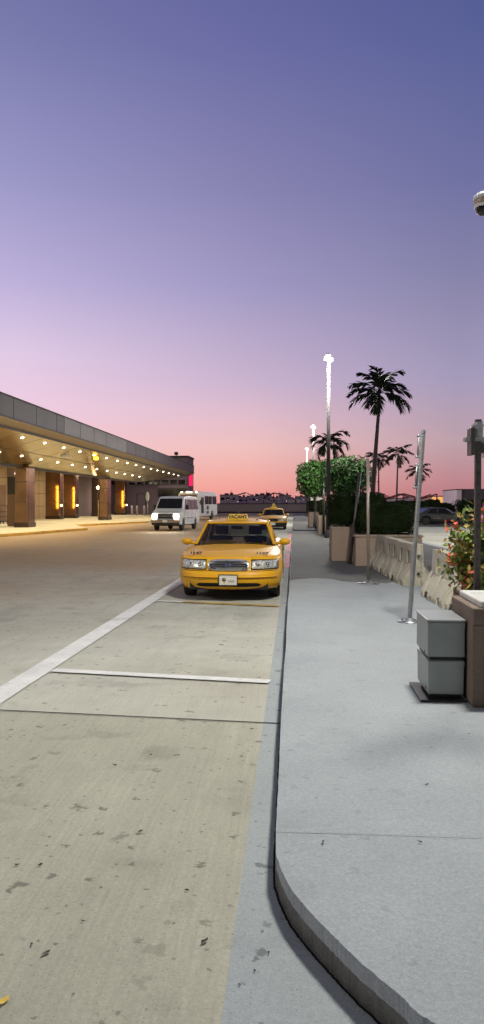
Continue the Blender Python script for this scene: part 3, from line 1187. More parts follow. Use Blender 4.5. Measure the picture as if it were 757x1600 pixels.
def taxi_front(root, number, dark=False):
    gm = m_black if dark else m_bright
    # headlights: lens in a dark recess
    for s in (-1, 1):
        def hl(u, v, s=s):
            x = s * (.425 + .465 * u)
            z0 = .600 + .004 * u
            z1 = .742 + .014 * u
            return x, z0 + (z1 - z0) * v
        h = front_patch('headlight', 0, 0, 0, 0, .012, m_lens, root, 12, 4, hl)

        def hs(u, v, s=s):
            x = s * (.412 + .49 * u)
            return x, .588 + (.762 - .588) * v
        front_patch('headlight_surround', 0, 0, 0, 0, .001, m_trim, h, 12, 4, hs)
        for xx in (.52, .70):
            zc = .672
            t = (zc - .22) / (zsh(yfront(xx, .7)) - .22)
            b = BM(); lathe(b, [(.0, -.02), (.045, -.012), (.05, 0), (.035, .0)], 'y', 14, 0, (s * xx, yfront(xx, t) - .022, zc))
            obj('bulb_reflector', b, m_chrome, h)
        # amber side marker
        b = BM()
    # grille
    g = front_patch('grille', 0, 0, 0, 0, .020, gm, root, 24, 4, superell(0, .668, .385, .100, 4))
    front_patch('grille_opening', 0, 0, 0, 0, .034, m_trim, g, 24, 4, superell(0, .668, .360, .082, 4), thick=False)
    if not dark:
        for k in range(5):
            zc = .608 + k * .030
            front_patch('grille_bar', -.345, .345, zc - .0055, zc + .0055, .044, m_chrome, g, 12, 1, thick=True)
    b = BM(); lathe(b, [(0, -.012), (.05, -.008), (.055, 0), (0, .004)], 'y', 20); bmesh.ops.scale(b, vec=(1.05, 1, .5), verts=b.verts)
    bmesh.ops.translate(b, vec=(0, yfront(0, .85) - .058, .668), verts=b.verts)
    obj('emblem', b, M('emblem_blue', (.03, .05, .14), .3, .2, 0), g)
    # bumper: seams and lower intake
    front_patch('bumper_seam', -.90, .90, .562, .570, .004, m_numb, root, 30, 1, thick=False)
    front_patch('bumper_seam', -.93, .93, .437, .445, .004, m_numb, root, 30, 1, thick=False)
    front_patch('bumper_lip', -.88, .88, .448, .470, .022, m_black if dark else m_taxi, root, 30, 2)
    front_patch('lower_intake', 0, 0, 0, 0, .010, m_trim, root, 24, 3, superell(0, .315, .60, .036, 6), thick=False)
    if dark:
        front_patch('lower_bumper', -.93, .93, .23, .50, .012, m_black, root, 30, 5)
    # licence plate
    y = yfront(0, .3)
    b = BM(); box(b, -.165, .165, y - .036, y - .022, .315, .500); pl = obj('licence_plate', b, m_white if dark else m_plate, root, bevel=.006)
    b = BM()
    for q in ((-.175, .175, .305, .317), (-.175, .175, .498, .510), (-.175, -.163, .305, .510), (.163, .175, .305, .510)):
        box(b, q[0], q[1], y - .044, y - .02, q[2], q[3])
    obj('plate_frame', b, m_trim, pl)
    if not dark:
        b = BM()
        lathe(b, [(0, 0), (.036, 0), (.036, .003), (0, .003)], 'y', 18, 0, (-.075, y - .040, .415))
        obj('plate_emblem', b, m_numb, pl)
        b = BM()
        lathe(b, [(0, 0), (.018, 0), (.018, .003), (0, .003)], 'y', 18, 0, (-.07, y - .044, .42))
        box(b, -.085, -.06, y - .041, y - .037, .355, .39)
        obj('plate_emblem', b, m_yellowp, pl)
        b = BM()
        for x, hgt in ((.0, .03), (.03, .05), (.06, .035), (.09, .05)):
            box(b, x, x + .018, y - .0385, y - .036, .39 - hgt / 2, .39 + hgt / 2)
        obj('plate_characters', b, m_steel, pl)
    # hood numbers, laid on the hood just above the lamps
    if number:
        for s, (px) in ((-1, -.64), (1, .60)):
            yy = .42
            z = zsh(yy) + .03
            mt = Matrix.Translation((px, yy - .02, z + .032)) @ Matrix.Rotation(R(-s * 8), 4, 'Z') @ Matrix.Rotation(R(22), 4, 'X')
            text_obj('hood_number', number, .115, m_numb, root, mt, .002, .004)
    # shut line of the hood
    b = BM()
    for s in (-1, 1):
        pts = []
        for k in range(14):
            yy = .36 + k * .1
            x = s * (.68 + .10 * min(1, k / 8))
            sx = abs(x) / (HW * .925)
            z = zsh(yy) + (.015 + .055 * min(1, (yy - .1) / .5)) * (1 - sx ** 2.4) + .004
            pts.append((x, yy, z))
        for a, c in zip(pts, pts[1:]):
            tube(b, a, c, .004, .004, 5)
    obj('hood_seam', b, m_numb, root)


m_plate = M('plate_white', S(215, 212, 205), .4, 0, .03, 8)
m_bright = M('bright_trim', S(205, 205, 200), .3, .45, .05, 9)
m_signy = M('sign_yellow', (.62, .38, .02), .35, 0, .05, 5)


def side_seams(root):
    for s in (-1, 1):
        b = BM()
        for y in (1.86, 3.02, 3.95):
            tube(b, (s * .988, y, .35 if y < 3.5 else .72), (s * .975, y, .9), .004, .004, 5)
        tube(b, (s * .99, 1.5, .30), (s * .99, 3.5, .30), .004, .004, 5)
        for y in (2.75, 3.7):
            tube(b, (s * .995, y, .80), (s * .995, y + .17, .80), .012, .012, 6)
        obj('door_seam', b, m_trim, root)


TX = thing('taxi', 'yellow taxi sedan numbered 1147 with chrome grille and vacant roof sign in the bay', 'taxi', (-1.20, 13.95, 0), R(.4))
sedan(TX, m_taxi)
taxi_front(TX, '1147')
side_seams(TX)
# roof sign
b = BM()
v = [b.verts.new(q) for q in ((-.225, 2.62, 1.462), (.225, 2.62, 1.462), (.225, 2.84, 1.462), (-.225, 2.84, 1.462),
                              (-.20, 2.66, 1.575), (.20, 2.66, 1.575), (.20, 2.80, 1.575), (-.20, 2.80, 1.575))]
for f in ((0, 3, 2, 1), (4, 5, 6, 7), (0, 1, 5, 4), (1, 2, 6, 5), (2, 3, 7, 6), (3, 0, 4, 7)):
    b.faces.new([v[i] for i in f])
box(b, -.26, .26, 2.60, 2.86, 1.44, 1.464)
rs = obj('roof_sign', b, m_signy, TX, bevel=.012)
text_obj('lettering', 'VACANT', .098, m_numb, rs, Matrix.Translation((0, 2.632, 1.515)) @ Matrix.Rotation(R(90 - 18), 4, 'X'), .002, .004)
b = BM(); box(b, -.03, .03, 2.70, 2.76, 1.585, 1.62); obj('sign_light', b, m_black, rs, bevel=.01)
# antennas on the roof
for x, y, h in ((-.42, 2.95, .10), (.42, 2.65, .05)):
    b = BM(); lathe(b, [(.035, 0), (.03, .02), (.008, .03), (.006, h), (0, h)], 'z', 10, 0, (x, y, 1.435)); obj('antenna', b, m_black, TX)

q = G(427, 827)
T2 = thing('taxi', 'farther yellow taxi with black bumper and pyramid shaped roof advertisement', 'taxi', (-1.47, 53.2, 0), R(.5))
sedan(T2, m_taxi)
taxi_front(T2, None, dark=True)
side_seams(T2)
b = BM()
box(b, -.30, .30, 2.65, 3.25, 1.46, 1.54)
v = [b.verts.new(q) for q in ((-.20, 2.7, 1.54), (.20, 2.7, 1.54), (.20, 3.2, 1.54), (-.20, 3.2, 1.54), (-.05, 2.85, 1.83), (.05, 2.85, 1.83), (.05, 3.05, 1.83), (-.05, 3.05, 1.83))]
for f in ((0, 3, 2, 1), (4, 5, 6, 7), (0, 1, 5, 4), (1, 2, 6, 5), (2, 3, 7, 6), (3, 0, 4, 7)):
    b.faces.new([v[i] for i in f])
rs2 = obj('roof_sign', b, m_signy, T2, bevel=.01)
b = BM(); tube(b, (-.16, 2.70, 1.56), (0, 2.82, 1.82), .012); tube(b, (.16, 2.70, 1.56), (0, 2.82, 1.82), .012)
obj('sign_frame', b, m_white, rs2)


# ---- box-like vehicles from a side profile
def profile_body(name, prof, hw, taper_z, top_hw, mat, root, bevel=.06, nose=0.0):
    """prof = closed (y,z) outline; the sides lean in above taper_z"""
    def xw(y, z):
        t = max(0, (z - taper_z) / (max(p[1] for p in prof) - taper_z))
        w_ = hw + (top_hw - hw) * t
        return w_ - nose * max(0, 1 - y / .9) ** 2
    b = BM()
    L_ = [b.verts.new((-xw(y, z), y, z)) for y, z in prof]
    R_ = [b.verts.new((xw(y, z), y, z)) for y, z in prof]
    b.faces.new(L_); b.faces.new(R_[::-1])
    n = len(prof)
    for i in range(n):
        b.faces.new([L_[i], L_[(i + 1) % n], R_[(i + 1) % n], R_[i]])
    return obj(name, b, mat, root, bevel=bevel, seg=3)


def wheel_at(root, x, y, r, w_=.11):
    s = 1 if x > 0 else -1
    b = BM(); lathe(b, [(r * .55, -w_), (r * .9, -w_), (r, -w_ * .7), (r, w_ * .7), (r * .9, w_), (r * .55, w_)], 'x', 28)
    wh = obj('wheel', b, m_rubber, root); wh.location = (x, y, r)
    b = BM(); lathe(b, [(0, s * w_ * .7), (r * .2, s * w_ * .9), (r * .3, s * w_ * .6), (r * .55, s * w_ * .9), (r * .56, 0)], 'x', 24)
    obj('rim', b, m_rim, wh)


q = G(259, 826)
V = thing('passenger_van', 'white passenger van driving with both headlights lit', 'van', (-8.45, 50, 0), R(-6))
V.scale = (1, 1, 1.09)
prof = [(.12, .42), (.02, .50), (.0, .72), (.08, .98), (.16, 1.10), (.75, 1.22), (.98, 1.32), (1.60, 2.00), (1.85, 2.09), (3.4, 2.14), (5.35, 2.10), (5.52, 1.95), (5.60, 1.2), (5.62, .5), (5.5, .38),
        (4.9, .36), (4.82, .62), (4.6, .78), (4.35, .78), (4.12, .62), (4.05, .36), (1.45, .36), (1.38, .62), (1.15, .78), (.9, .78), (.68, .62), (.6, .36)]
profile_body('body', prof, 1.0, 1.2, .84, m_vanw, V, .045, .06)
def xside(z, push=.004): return 1.0 - max(0, (z - 1.2) / .94) * .16 + push
# windshield on the slope
def wsf(u, v, y0=1.0, z0=1.355, y1=1.575, z1=1.965):
    uu = -1 + 2 * u
    z = z0 + (z1 - z0) * v
    y = y0 + (y1 - y0) * v
    return ((xside(z, 0) - .10) * uu, y - .012 - .03 * (1 - uu * uu), z + .012)
vs, fs = grid_patch(wsf, 10, 5); pyobj('windshield', vs, fs, m_wdark, V, smooth=True)
for s in (-1, 1):
    for y0, y1, ty0, k in ((1.35, 2.15, 1.72, 0), (2.25, 3.25, 2.25, 0), (3.35, 4.35, 3.35, 0), (4.45, 5.35, 4.45, 1)):
        pyobj('side_window', [(s * xside(1.30), y0, 1.30), (s * xside(1.30), y1, 1.30), (s * xside(1.92), y1 - .03, 1.92), (s * xside(1.92), ty0, 1.92)], [[0, 1, 2, 3]], m_wdark, V)
    b = BM(); box(b, s * 1.02, s * 1.22, 1.42, 1.50, 1.28, 1.58); tube(b, (s * .96, 1.5, 1.35), (s * 1.08, 1.47, 1.38), .025); obj('side_mirror', b, m_black, V, bevel=.02)
    for y in (.98, 4.47): wheel_at(V, s * .86, y, .37)
    b = BM(); box(b, s * .56, s * .88, -.012, .05, .84, 1.02)
    obj('headlight', b, m_wlens, V, bevel=.01)
    b = BM(); box(b, s * .60, s * .90, -.03, .05, .735, .80); obj('turn_lamp', b, m_warm, V, bevel=.01)
    lamp('headlight_beam', 'SPOT', (-8.45 + s * .72 , 49.9, .95), 260, (1, .9, .68), .07, rot=(R(82), 0, R(176)), spot=R(75), blend=.8)
b = BM(); box(b, -.54, .54, -.02, .05, .74, 1.03); gr = obj('grille', b, m_black, V, bevel=.015)
b = BM(); box(b, -.54, .54, -.035, .0, .885, .925); obj('grille_bar', b, m_chrome, gr)
b = BM(); box(b, -.98, .98, -.09, .12, .50, .70); obj('bumper', b, m_chrome, V, bevel=.05)
b = BM(); box(b, -.92, .92, -.03, .1, .36, .49); obj('lower_valance', b, m_black, V)
b = BM(); box(b, -.16, .16, -.105, -.08, .53, .66); obj('licence_plate', b, m_plate, V)
b = BM(); box(b, -.85, .85, .3, 5.4, .30, .42); obj('underbody', b, m_black, V)
b = BM()
for y in (1.25, 2.2, 3.3, 4.4):
    tube(b, (1.0, y, .42), (1.0, y, 1.22), .008)
tube(b, (1.005, 1.2, .78), (1.005, 5.3, .78), .012)
obj('door_seam', b, m_steel, V)

# shuttle bus
q = AT(302, 787, 82)
B_ = thing('shuttle_bus', 'white shuttle bus with amber roof marker lights half hidden by the van', 'bus', (q.x - .95, 82, 0), R(-12))
prof = [(.1, .5), (.0, .6), (.0, 1.0), (.2, 1.2), (1.1, 1.35), (1.55, 2.1), (1.30, 2.45), (1.30, 2.85), (1.55, 3.1), (2.0, 3.16), (7.7, 3.12), (7.95, 2.95), (8.0, .7), (7.9, .45),
        (6.7, .42), (6.6, .85), (6.3, .98), (5.9, .98), (5.7, .85), (5.6, .42), (1.5, .42), (1.4, .75), (1.2, .9), (.85, .9), (.65, .75), (.58, .5)]
profile_body('body', prof, 1.18, 2.6, 1.10, m_vanw, B_, .07)
for s in (-1, 1):
    for y0, y1 in ((2.65, 3.2), (3.45, 4.6), (4.75, 5.9), (6.2, 7.6)):
        if y0 < 3 and s > 0: continue
        b = BM(); box(b, s * 1.185, s * 1.195, y0, y1, 1.75, 2.65); obj('side_window', b, m_wdark, B_, bevel=0)
    wheel_at(B_, s * 1.02, 6.15, .42); wheel_at(B_, s * .95, 1.03, .38)
b = BM(); box(b, 1.185, 1.20, 2.1, 3.0, .5, 2.6); dr = obj('door', b, m_vanw, B_)
for y0, y1 in ((2.16, 2.52), (2.58, 2.94)):
    b = BM(); box(b, 1.2, 1.21, y0, y1, .75, 2.5); obj('door_glass', b, m_wdark, dr)
for z0, z1 in ((1.15, 1.55), (.68, .98)):
    b = BM(); box(b, 1.185, 1.2, 4.1, 4.75, z0, z1); obj('access_panel', b, m_black, B_)
pyobj('windshield', [(-.95, 1.12, 1.42), (.95, 1.12, 1.42), (.92, 1.50, 2.05), (-.92, 1.50, 2.05)], [[0, 1, 2, 3]], m_wdark, B_)
b = BM(); box(b, -.95, .95, 1.275, 1.30, 2.5, 2.8); obj('destination_board', b, m_brown, B_)
for x in (-.85, -.25, 0, .25, .85):
    b = BM(); lathe(b, [(.08, 0), (.07, .06), (0, .08)], 'z', 10, 0, (x, 1.50, 3.06)); obj('marker_light', b, m_warm, B_)
b = BM(); box(b, -1.0, 1.0, -.05, .1, .5, .8); obj('bumper', b, m_black, B_)
b = BM(); tube(b, (1.16, 1.5, 1.9), (1.45, 1.3, 2.0), .025); box(b, 1.38, 1.5, 1.22, 1.3, 1.7, 2.2); obj('side_mirror', b, m_black, B_)

# parked cars across the lot to the right
cars = [('dark parked car under the dark trees, its roof rising behind the clipped hedge', 688, 74, 150, m_dark_paint),
        ('dark parked car half hidden by the flowering bush', 742, 66, 80, m_dark_paint),
        ('grey parked car seen through the gap beside the hedge', 648, 80, 95, m_grey_paint)]
first = {}
for lab, px, Y, rz, pm in cars:
    q = AT(px, 787, Y)
    r = thing('parked_car', lab, 'car', (q.x, Y, 0), R(rz), 'cars parked across the lot')
    if pm not in first:
        sedan(r, pm, glass=m_glassd)
        first[pm] = r
    else:
        for ch in list(first[pm].children):
            copy_tree(ch, r)

# ------------------------------------------------------------------ vegetation helpers
def leaf(bm, c, n, size, rnd, mi=0, asp=.55):
    """one folded leaf blade"""
    n = n.normalized()
    a = n.orthogonal().normalized()
    a.rotate(Matrix.Rotation(rnd.uniform(0, 2 * PI), 3, n))
    b_ = n.cross(a)
    l, w_ = size * rnd.uniform(.7, 1.3), size * asp * rnd.uniform(.7, 1.2)
    v = [bm.verts.new(c + q) for q in (-a * l * .5, b_ * w_ * .5 + n * w_ * .1, a * l * .5, -b_ * w_ * .5 + n * w_ * .1)]
    bm.faces.new((v[0], v[1], v[2])).material_index = mi
    bm.faces.new((v[0], v[2], v[3])).material_index = mi


def leaf_cloud(bm, count, inside, size, rnd, mats=((0, 1.0),)):
    """inside() returns a point and an outward direction"""
    for _ in range(count):
        c, nrm = inside(rnd)
        nrm = nrm + Vector((rnd.uniform(-.8, .8), rnd.uniform(-.8, .8), rnd.uniform(-.6, .9)))
        r = rnd.random()
        mi = 0
        for k, p_ in mats:
            if r < p_:
                mi = k
                break
            r -= p_
        leaf(bm, c, nrm, size, rnd, mi)


def hedge(name, label, cat, x0, x1, y0, y1, z0, z1, mat, n, size, seed, group=None, round_=.12):
    rnd = random.Random(seed)
    cx, cy = (x0 + x1) / 2, (y0 + y1) / 2
    t = thing(name, label, cat, (cx, cy, z0), 0, group)
    hx, hy, hz = (x1 - x0) / 2, (y1 - y0) / 2, (z1 - z0)
    b = BM()

    def pt(r):
        f = r.random()
        u, v = r.uniform(-1, 1), r.uniform(-1, 1)
        wob = 1 + .10 * math.sin(u * 5 + seed) * math.cos(v * 4 + seed * 2)
        depth = 1 - abs(r.gauss(0, .10))
        if f < .3: p, n_ = Vector((u, v, 1)), Vector((0, 0, 1))
        elif f < .62: p, n_ = Vector((u, -1, (v + 1) / 2)), Vector((0, -1, 0))
        elif f < .82: p, n_ = Vector((-1, u, (v + 1) / 2)), Vector((-1, 0, 0))
        elif f < .95: p, n_ = Vector((1, u, (v + 1) / 2)), Vector((1, 0, 0))
        else: p, n_ = Vector((u, 1, (v + 1) / 2)), Vector((0, 1, 0))
        # rounded corners
        m_ = (abs(p.x) ** 6 + abs(p.y) ** 6 + (abs(p.z * 2 - 1)) ** 6) ** (1 / 6)
        k = wob * depth / max(1, m_)
        return Vector((p.x * k * hx, p.y * k * hy, (.5 + (p.z - .5) * k) * hz)), n_
    leaf_cloud(b, n, pt, size, rnd)
    obj('foliage', b, mat, t)
    b = BM()
    bmesh.ops.create_icosphere(b, subdivisions=3, radius=1)
    for v in b.verts:
        m_ = (abs(v.co.x) ** 6 + abs(v.co.y) ** 6 + abs(v.co.z) ** 6) ** (1 / 6)
        k = .86 * (1 + .05 * math.sin(v.co.x * 9 + v.co.z * 7 + seed)) / m_
        v.co = Vector((v.co.x * k * hx, v.co.y * k * hy, (.5 + .5 * v.co.z * k) * hz))
    obj('inner_foliage', b, mat, t, smooth=True)
    b = BM()
    for _ in range(5):
        x, y = rnd.uniform(-.6, .6) * hx, rnd.uniform(-.6, .6) * hy
        tube(b, (x, y, -.3), (x * 1.2, y * 1.2, hz * .4), .025, .015, 6)
    obj('stem', b, m_twig, t)
    return t


def topiary(name, label, cx, cy, zc, rx, rz_, mat, n, size, seed, trunk_x=None):
    rnd = random.Random(seed)
    t = thing(name, label, 'tree', (cx, cy, SW), 0, 'clipped round trees along the pavement')
    b = BM()

    def pt(r):
        v = Vector((r.gauss(0, 1), r.gauss(0, 1), r.gauss(0, 1))).normalized()
        k = (1 - abs(r.gauss(0, .10))) * (1 + .13 * math.sin(v.x * 5 + seed) * math.cos(v.z * 5 + v.y * 4) + (.12 if r.random() < .06 else 0))
        m_ = (abs(v.x) ** 2.6 + abs(v.y) ** 2.6 + abs(v.z) ** 2.6) ** (1 / 2.6)
        p = v * k / m_ * 1.0
        return Vector((p.x * rx, p.y * rx, p.z * rz_ + zc - SW)), v
    leaf_cloud(b, n, pt, size, rnd)
    obj('crown', b, mat, t)
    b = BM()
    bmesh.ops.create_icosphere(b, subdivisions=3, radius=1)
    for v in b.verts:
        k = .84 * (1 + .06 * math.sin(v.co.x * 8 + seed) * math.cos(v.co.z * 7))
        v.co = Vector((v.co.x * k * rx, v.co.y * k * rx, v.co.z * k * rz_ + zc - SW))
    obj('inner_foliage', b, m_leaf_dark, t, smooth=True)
    b = BM()
    pts = [(0, 0, .3), (.04, 0, 1.2), (-.03, 0, zc - rz_ * .8)]
    for a, c, r0, r1 in zip(pts, pts[1:], (.09, .07), (.07, .055)):
        tube(b, a, c, r0, r1, 8)
    for k in range(5):
        a = 2 * PI * k / 5
        tube(b, pts[-1], (rx * .6 * math.cos(a), rx * .6 * math.sin(a), zc), .035, .015, 6)
    obj('trunk', b, m_trunk, t)
    return t


def palm(label, cx, cy, z_base, height, lean, frond_len, nfr, seed, nleaf=26, droop=1.0, group=None, thick=.085, widths=.05, dirs=None):
    rnd = random.Random(seed)
    t = thing('palm_tree', label, 'palm tree', (cx, cy, z_base), 0, group)
    b = BM()
    prev = None
    n = 14
    pts = []
    for i in range(n + 1):
        s = i / n
        pts.append(Vector((lean * s ** 1.3, 0, height * s)))
    for i, (a, c) in enumerate(zip(pts, pts[1:])):
        r0 = thick * (1 - .45 * i / n)
        r1 = thick * (1 - .45 * (i + 1) / n)
        tube(b, a, c, r0 * 1.05, r1, 9, cap=False)
    obj('trunk', b, m_trunk, t)
    top = pts[-1]
    b = BM()
    tube(b, top - Vector((0, 0, .1)), top + Vector((0, 0, frond_len * .32)), thick * .75, thick * .4, 9)
    obj('crownshaft', b, m_leaf_palm, t)
    for k in range(nfr):
        b = BM()
        az = 2 * PI * (k * .381966) + rnd.uniform(-.25, .25)
        el = R(74) - R(96) * ((k + .5) / nfr) ** 1.0 + rnd.uniform(-.08, .08)
        L_ = frond_len * rnd.uniform(.86, 1.08)
        if dirs:
            az, el = R(dirs[k][0] + rnd.uniform(-6, 6)), R(dirs[k][1] + 14)
        hd = Vector((math.cos(az), math.sin(az), 0))
        side = Vector((-math.sin(az), math.cos(az), 0))
        p = top + Vector((0, 0, frond_len * .28))
        steps = nleaf
        ang = el
        for i in range(steps):
            s = i / steps
            d = hd * math.cos(ang) + Vector((0, 0, math.sin(ang)))
            q = p + d * (L_ / steps)
            tube(b, p, q, .016 * (1 - .8 * s) * frond_len, .016 * (1 - .8 * (s + 1 / steps)) * frond_len, 4, cap=False)
            if s > .12:
                ll = L_ * .40 * math.sin(PI * min(1, .12 + s * .92)) ** .6 * rnd.uniform(.85, 1.1)
                up = d.cross(side) * -1
                for sg in (-1, 1):
                    dirn = (side * sg * .62 + d * (.55 + .35 * s) + Vector((0, 0, rnd.uniform(-.70, .05)))).normalized()
                    wv = d * widths * frond_len * .5
                    tip = q + dirn * ll + Vector((0, 0, -.10 * ll * droop))
                    mid = q + dirn * ll * .5 + Vector((0, 0, .03 * ll))
                    v = [b.verts.new(x) for x in (q - wv * .5, mid - wv, tip, mid + wv, q + wv * .5)]
                    b.faces.new(v)
            p = q
            ang -= R(5.2 * droop) * (26 / steps) * (.55 + s * 1.1) * rnd.uniform(.9, 1.1)
        obj('frond', b, m_leaf_palm, t)
    return t


# palms (Y, picture position of the crown base)
def palm_at(label, pxc, pyc, pxb, Y, span, nfr, seed, **kw):
    top = AT(pxc, pyc, Y)
    base = AT(pxb, 775, Y)
    x_b = base.x + (base.x - top.x) * (1.8 / max(.5, top.z - 1.8)) * .6
    fl = span * .5 * Y / F * 1.12
    return palm(label, x_b, Y, .2, top.z - .2 - fl * .2, top.x - x_b, fl, nfr, seed, **kw)


GP = 'palm trees against the dusk sky'
palm_at('tallest dark palm with a full crown rising behind the clipped hedge', 593, 619, 582, 33, 104, 16, 3, dirs=[(2, 62), (18, 34), (-14, 12), (12, -8), (182, 64), (162, 36), (196, 14), (172, -6), (250, 74), (60, 66), (285, 24), (100, 20), (232, -14), (312, -16), (90, -12), (265, -25)], nleaf=20, group=GP, thick=.12, widths=.075, droop=.62)
palm_at('palm with drooping fronds right behind the nearest lit lamp post', 514, 696, 513, 60, 72, 11, 5, nleaf=16, group=GP, droop=.9, thick=.13, widths=.10)
palm_at('small distant palm closest to the tallest palm trunk', 592, 719, 592, 88, 42, 12, 8, nleaf=12, group=GP, thick=.12, widths=.12, droop=.6)
palm_at('slim straight palm standing midway between the tallest palm and the leaning sign post', 622, 713, 620, 78, 46, 12, 11, nleaf=12, group=GP, thick=.12, widths=.12, droop=.6)
palm_at('short crowned palm behind the top of the leaning sign post', 653, 739, 651, 96, 42, 12, 15, nleaf=12, group=GP, thick=.12, widths=.12, droop=.6)

# ------------------------------------------------------------------ planters
def planter(label, x0, x1, y0, y1, h, mat, cap, rim=.12, rnd_=.02, z=SW, lip=.0, soil=True, name='planter'):
    t = thing(name, label, 'planter', ((x0 + x1) / 2, (y0 + y1) / 2, z))
    hx, hy = (x1 - x0) / 2, (y1 - y0) / 2
    b = BM()
    zt = h - .07
    for q in ((-hx, hx, -hy, -hy + rim), (-hx, hx, hy - rim, hy), (-hx, -hx + rim, -hy + rim, hy - rim), (hx - rim, hx, -hy + rim, hy - rim)):
        box(b, q[0], q[1], q[2], q[3], 0, zt)
    bmesh.ops.remove_doubles(b, verts=b.verts, dist=.001)
    obj('box', b, mat, t, bevel=.008)
    b = BM()
    e = lip
    for q in ((-hx - e, hx + e, -hy - e, -hy + rim), (-hx - e, hx + e, hy - rim, hy + e), (-hx - e, -hx + rim, -hy + rim, hy - rim), (hx - rim, hx + e, -hy + rim, hy - rim)):
        box(b, q[0], q[1], q[2], q[3], zt + .002, h)
    bmesh.ops.remove_doubles(b, verts=b.verts, dist=.001)
    obj('rim', b, cap, t, bevel=rnd_)
    if soil:
        b = BM(); box(b, -hx + rim, hx - rim, -hy + rim, hy - rim, .1, h - .1); obj('soil', b, m_soil, t)
    return t


# near stone planter at the right edge: solid block with a pale worn cap
t = thing('planter', 'brown stone planter block with a pale worn top beside the grey bin', 'planter', (2.5, 6.7, SW))
b = BM(); box(b, -1.065, 1.1, -.43, .43, 0, .80); obj('box', b, m_planter, t, bevel=.012)
b = BM(); box(b, -1.00, 1.1, -.405, .40, .80, .855); obj('rim', b, m_plantertop, t, bevel=.012)
b = BM(); box(b, -1.07, -.985, -.437, -.25, .02, .66); obj('corner_strip', b, m_planter, t, bevel=.004)
t = planter('low planter holding the flowering bush behind the stone block', 1.95, 3.6, 7.7, 9.6, .62, m_planter, m_planter, .12)
P2 = planter('wide pale planter with rounded rim below the boxy dark hedge', 1.62, 3.35, 20.4, 22.0, .82, m_planter2, m_planter2, .14, .06, lip=.03)
P3 = planter('taller pale planter in front of the rounded dark hedge, nearest the walkway', 1.07, 2.1, 22.1, 23.6, .98, m_planter2, m_planter2, .12, .01)
P4 = planter('distant pale planter under the round green tree', 1.30, 2.5, 41, 43.5, 1.02, m_planter2, m_planter2, .1, .01)
P5 = planter('farthest small planter at the end of the walkway', 1.05, 2.3, 55, 58, 1.05, m_planter2, m_planter2, .1, .01)
hedge('hedge', 'boxy clipped dark hedge growing in the wide rounded planter', 'hedge', 1.66, 3.25, 20.6, 21.9, SW + .78, 1.86, m_leaf_dark, 9000, .055, 2)
hedge('hedge', 'rounded dark hedge growing in the taller planter by the walkway', 'hedge', 1.0, 2.75, 22.2, 24.0, SW + .95, 2.12, m_leaf_dark, 9000, .055, 5)
hedge('bush', 'small dark bush in the distant planter under the round tree', 'bush', 1.35, 2.4, 41.2, 43, 1.1, 1.95, m_leaf_dark, 1800, .09, 7)
hedge('bush', 'small dark bush in the farthest planter', 'bush', 1.0, 2.2, 55.2, 57.5, 1.1, 2.3, m_leaf_dark, 1500, .1, 8)
q = AT(492, 748, 44)
topiary('round_tree', 'bright green ball shaped tree lit by the lamp post, left of the pair', q.x, 44, q.z, 1.0, .98, m_leaf_green, 2600, .19, 21)
q = AT(545, 743, 38)
topiary('round_tree', 'darker ball shaped tree right of the lamp post and left of the tallest palm', q.x, 38.6, q.z, 1.26, .95, m_leaf_green2, 2900, .17, 22)

# flowering bush
rnd = random.Random(31)
t = thing('flowering_bush', 'flowering bush with orange and magenta blossoms behind the stone planter', 'bush', (2.42, 8.6, SW + .50))
stems = []
b = BM()
for k in range(60):
    a = rnd.uniform(0, 2 * PI)
    rr = rnd.uniform(.1, 1) ** .6
    tip = Vector((math.cos(a) * rr * .74, math.sin(a) * rr * .65, rnd.uniform(.45, 1.34) - .30 * rr))
    base = Vector((math.cos(a) * .2, math.sin(a) * .2, -.1))
    pr = base
    path = [base]
    for i in range(1, 7):
        s = i / 6
        qv = base.lerp(tip, s) + Vector((0, 0, .12 * math.sin(PI * s)))
        tube(b, pr, qv, .010 * (1.2 - s), .010 * (1.1 - s), 4, cap=False)
        pr = qv
        path.append(qv)
    stems.append(path)
obj('stem', b, m_twig, t)
b = BM()
for path in stems:
    for _ in range(190):
        s = rnd.uniform(.15, 1) * 6
        i = min(5, int(s))
        c = path[i].lerp(path[i + 1], s - i) + Vector((rnd.gauss(0, .07), rnd.gauss(0, .07), rnd.gauss(0, .06)))
        leaf(b, c, Vector((rnd.uniform(-1, 1), rnd.uniform(-1, .6), rnd.uniform(-.2, 1))), .082, rnd, 0 if rnd.random() < .62 else 1, .6)
fo = obj('foliage', b, [m_leaf_flow, M('leaf_yellow', (.30, .22, .05), .5, 0, .3, 7)], t)
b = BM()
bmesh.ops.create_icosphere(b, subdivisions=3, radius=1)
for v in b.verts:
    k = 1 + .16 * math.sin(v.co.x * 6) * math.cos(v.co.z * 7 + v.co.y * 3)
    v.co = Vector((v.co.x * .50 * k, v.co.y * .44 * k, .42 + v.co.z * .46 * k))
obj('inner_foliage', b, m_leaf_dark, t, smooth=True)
for nm, mt, sel in (('orange_blossom', m_fl_or, 0), ('magenta_blossom', m_fl_ma, 1)):
    b = BM()
    for path in stems:
        tip = path[-1]
        right = tip.x > -.38
        if (sel == 1) != (right and rnd.random() < .8):
            continue
        if rnd.random() < .35 and sel == 0:
            continue
        for _ in range(15):
            c = tip + Vector((rnd.gauss(0, .055), rnd.gauss(0, .055), rnd.gauss(0, .05)))
            leaf(b, c, Vector((rnd.uniform(-1, 1), rnd.uniform(-1, .3), rnd.uniform(-.2, 1))), .055, rnd, 0, .9)
    obj(nm, b, mt, t)

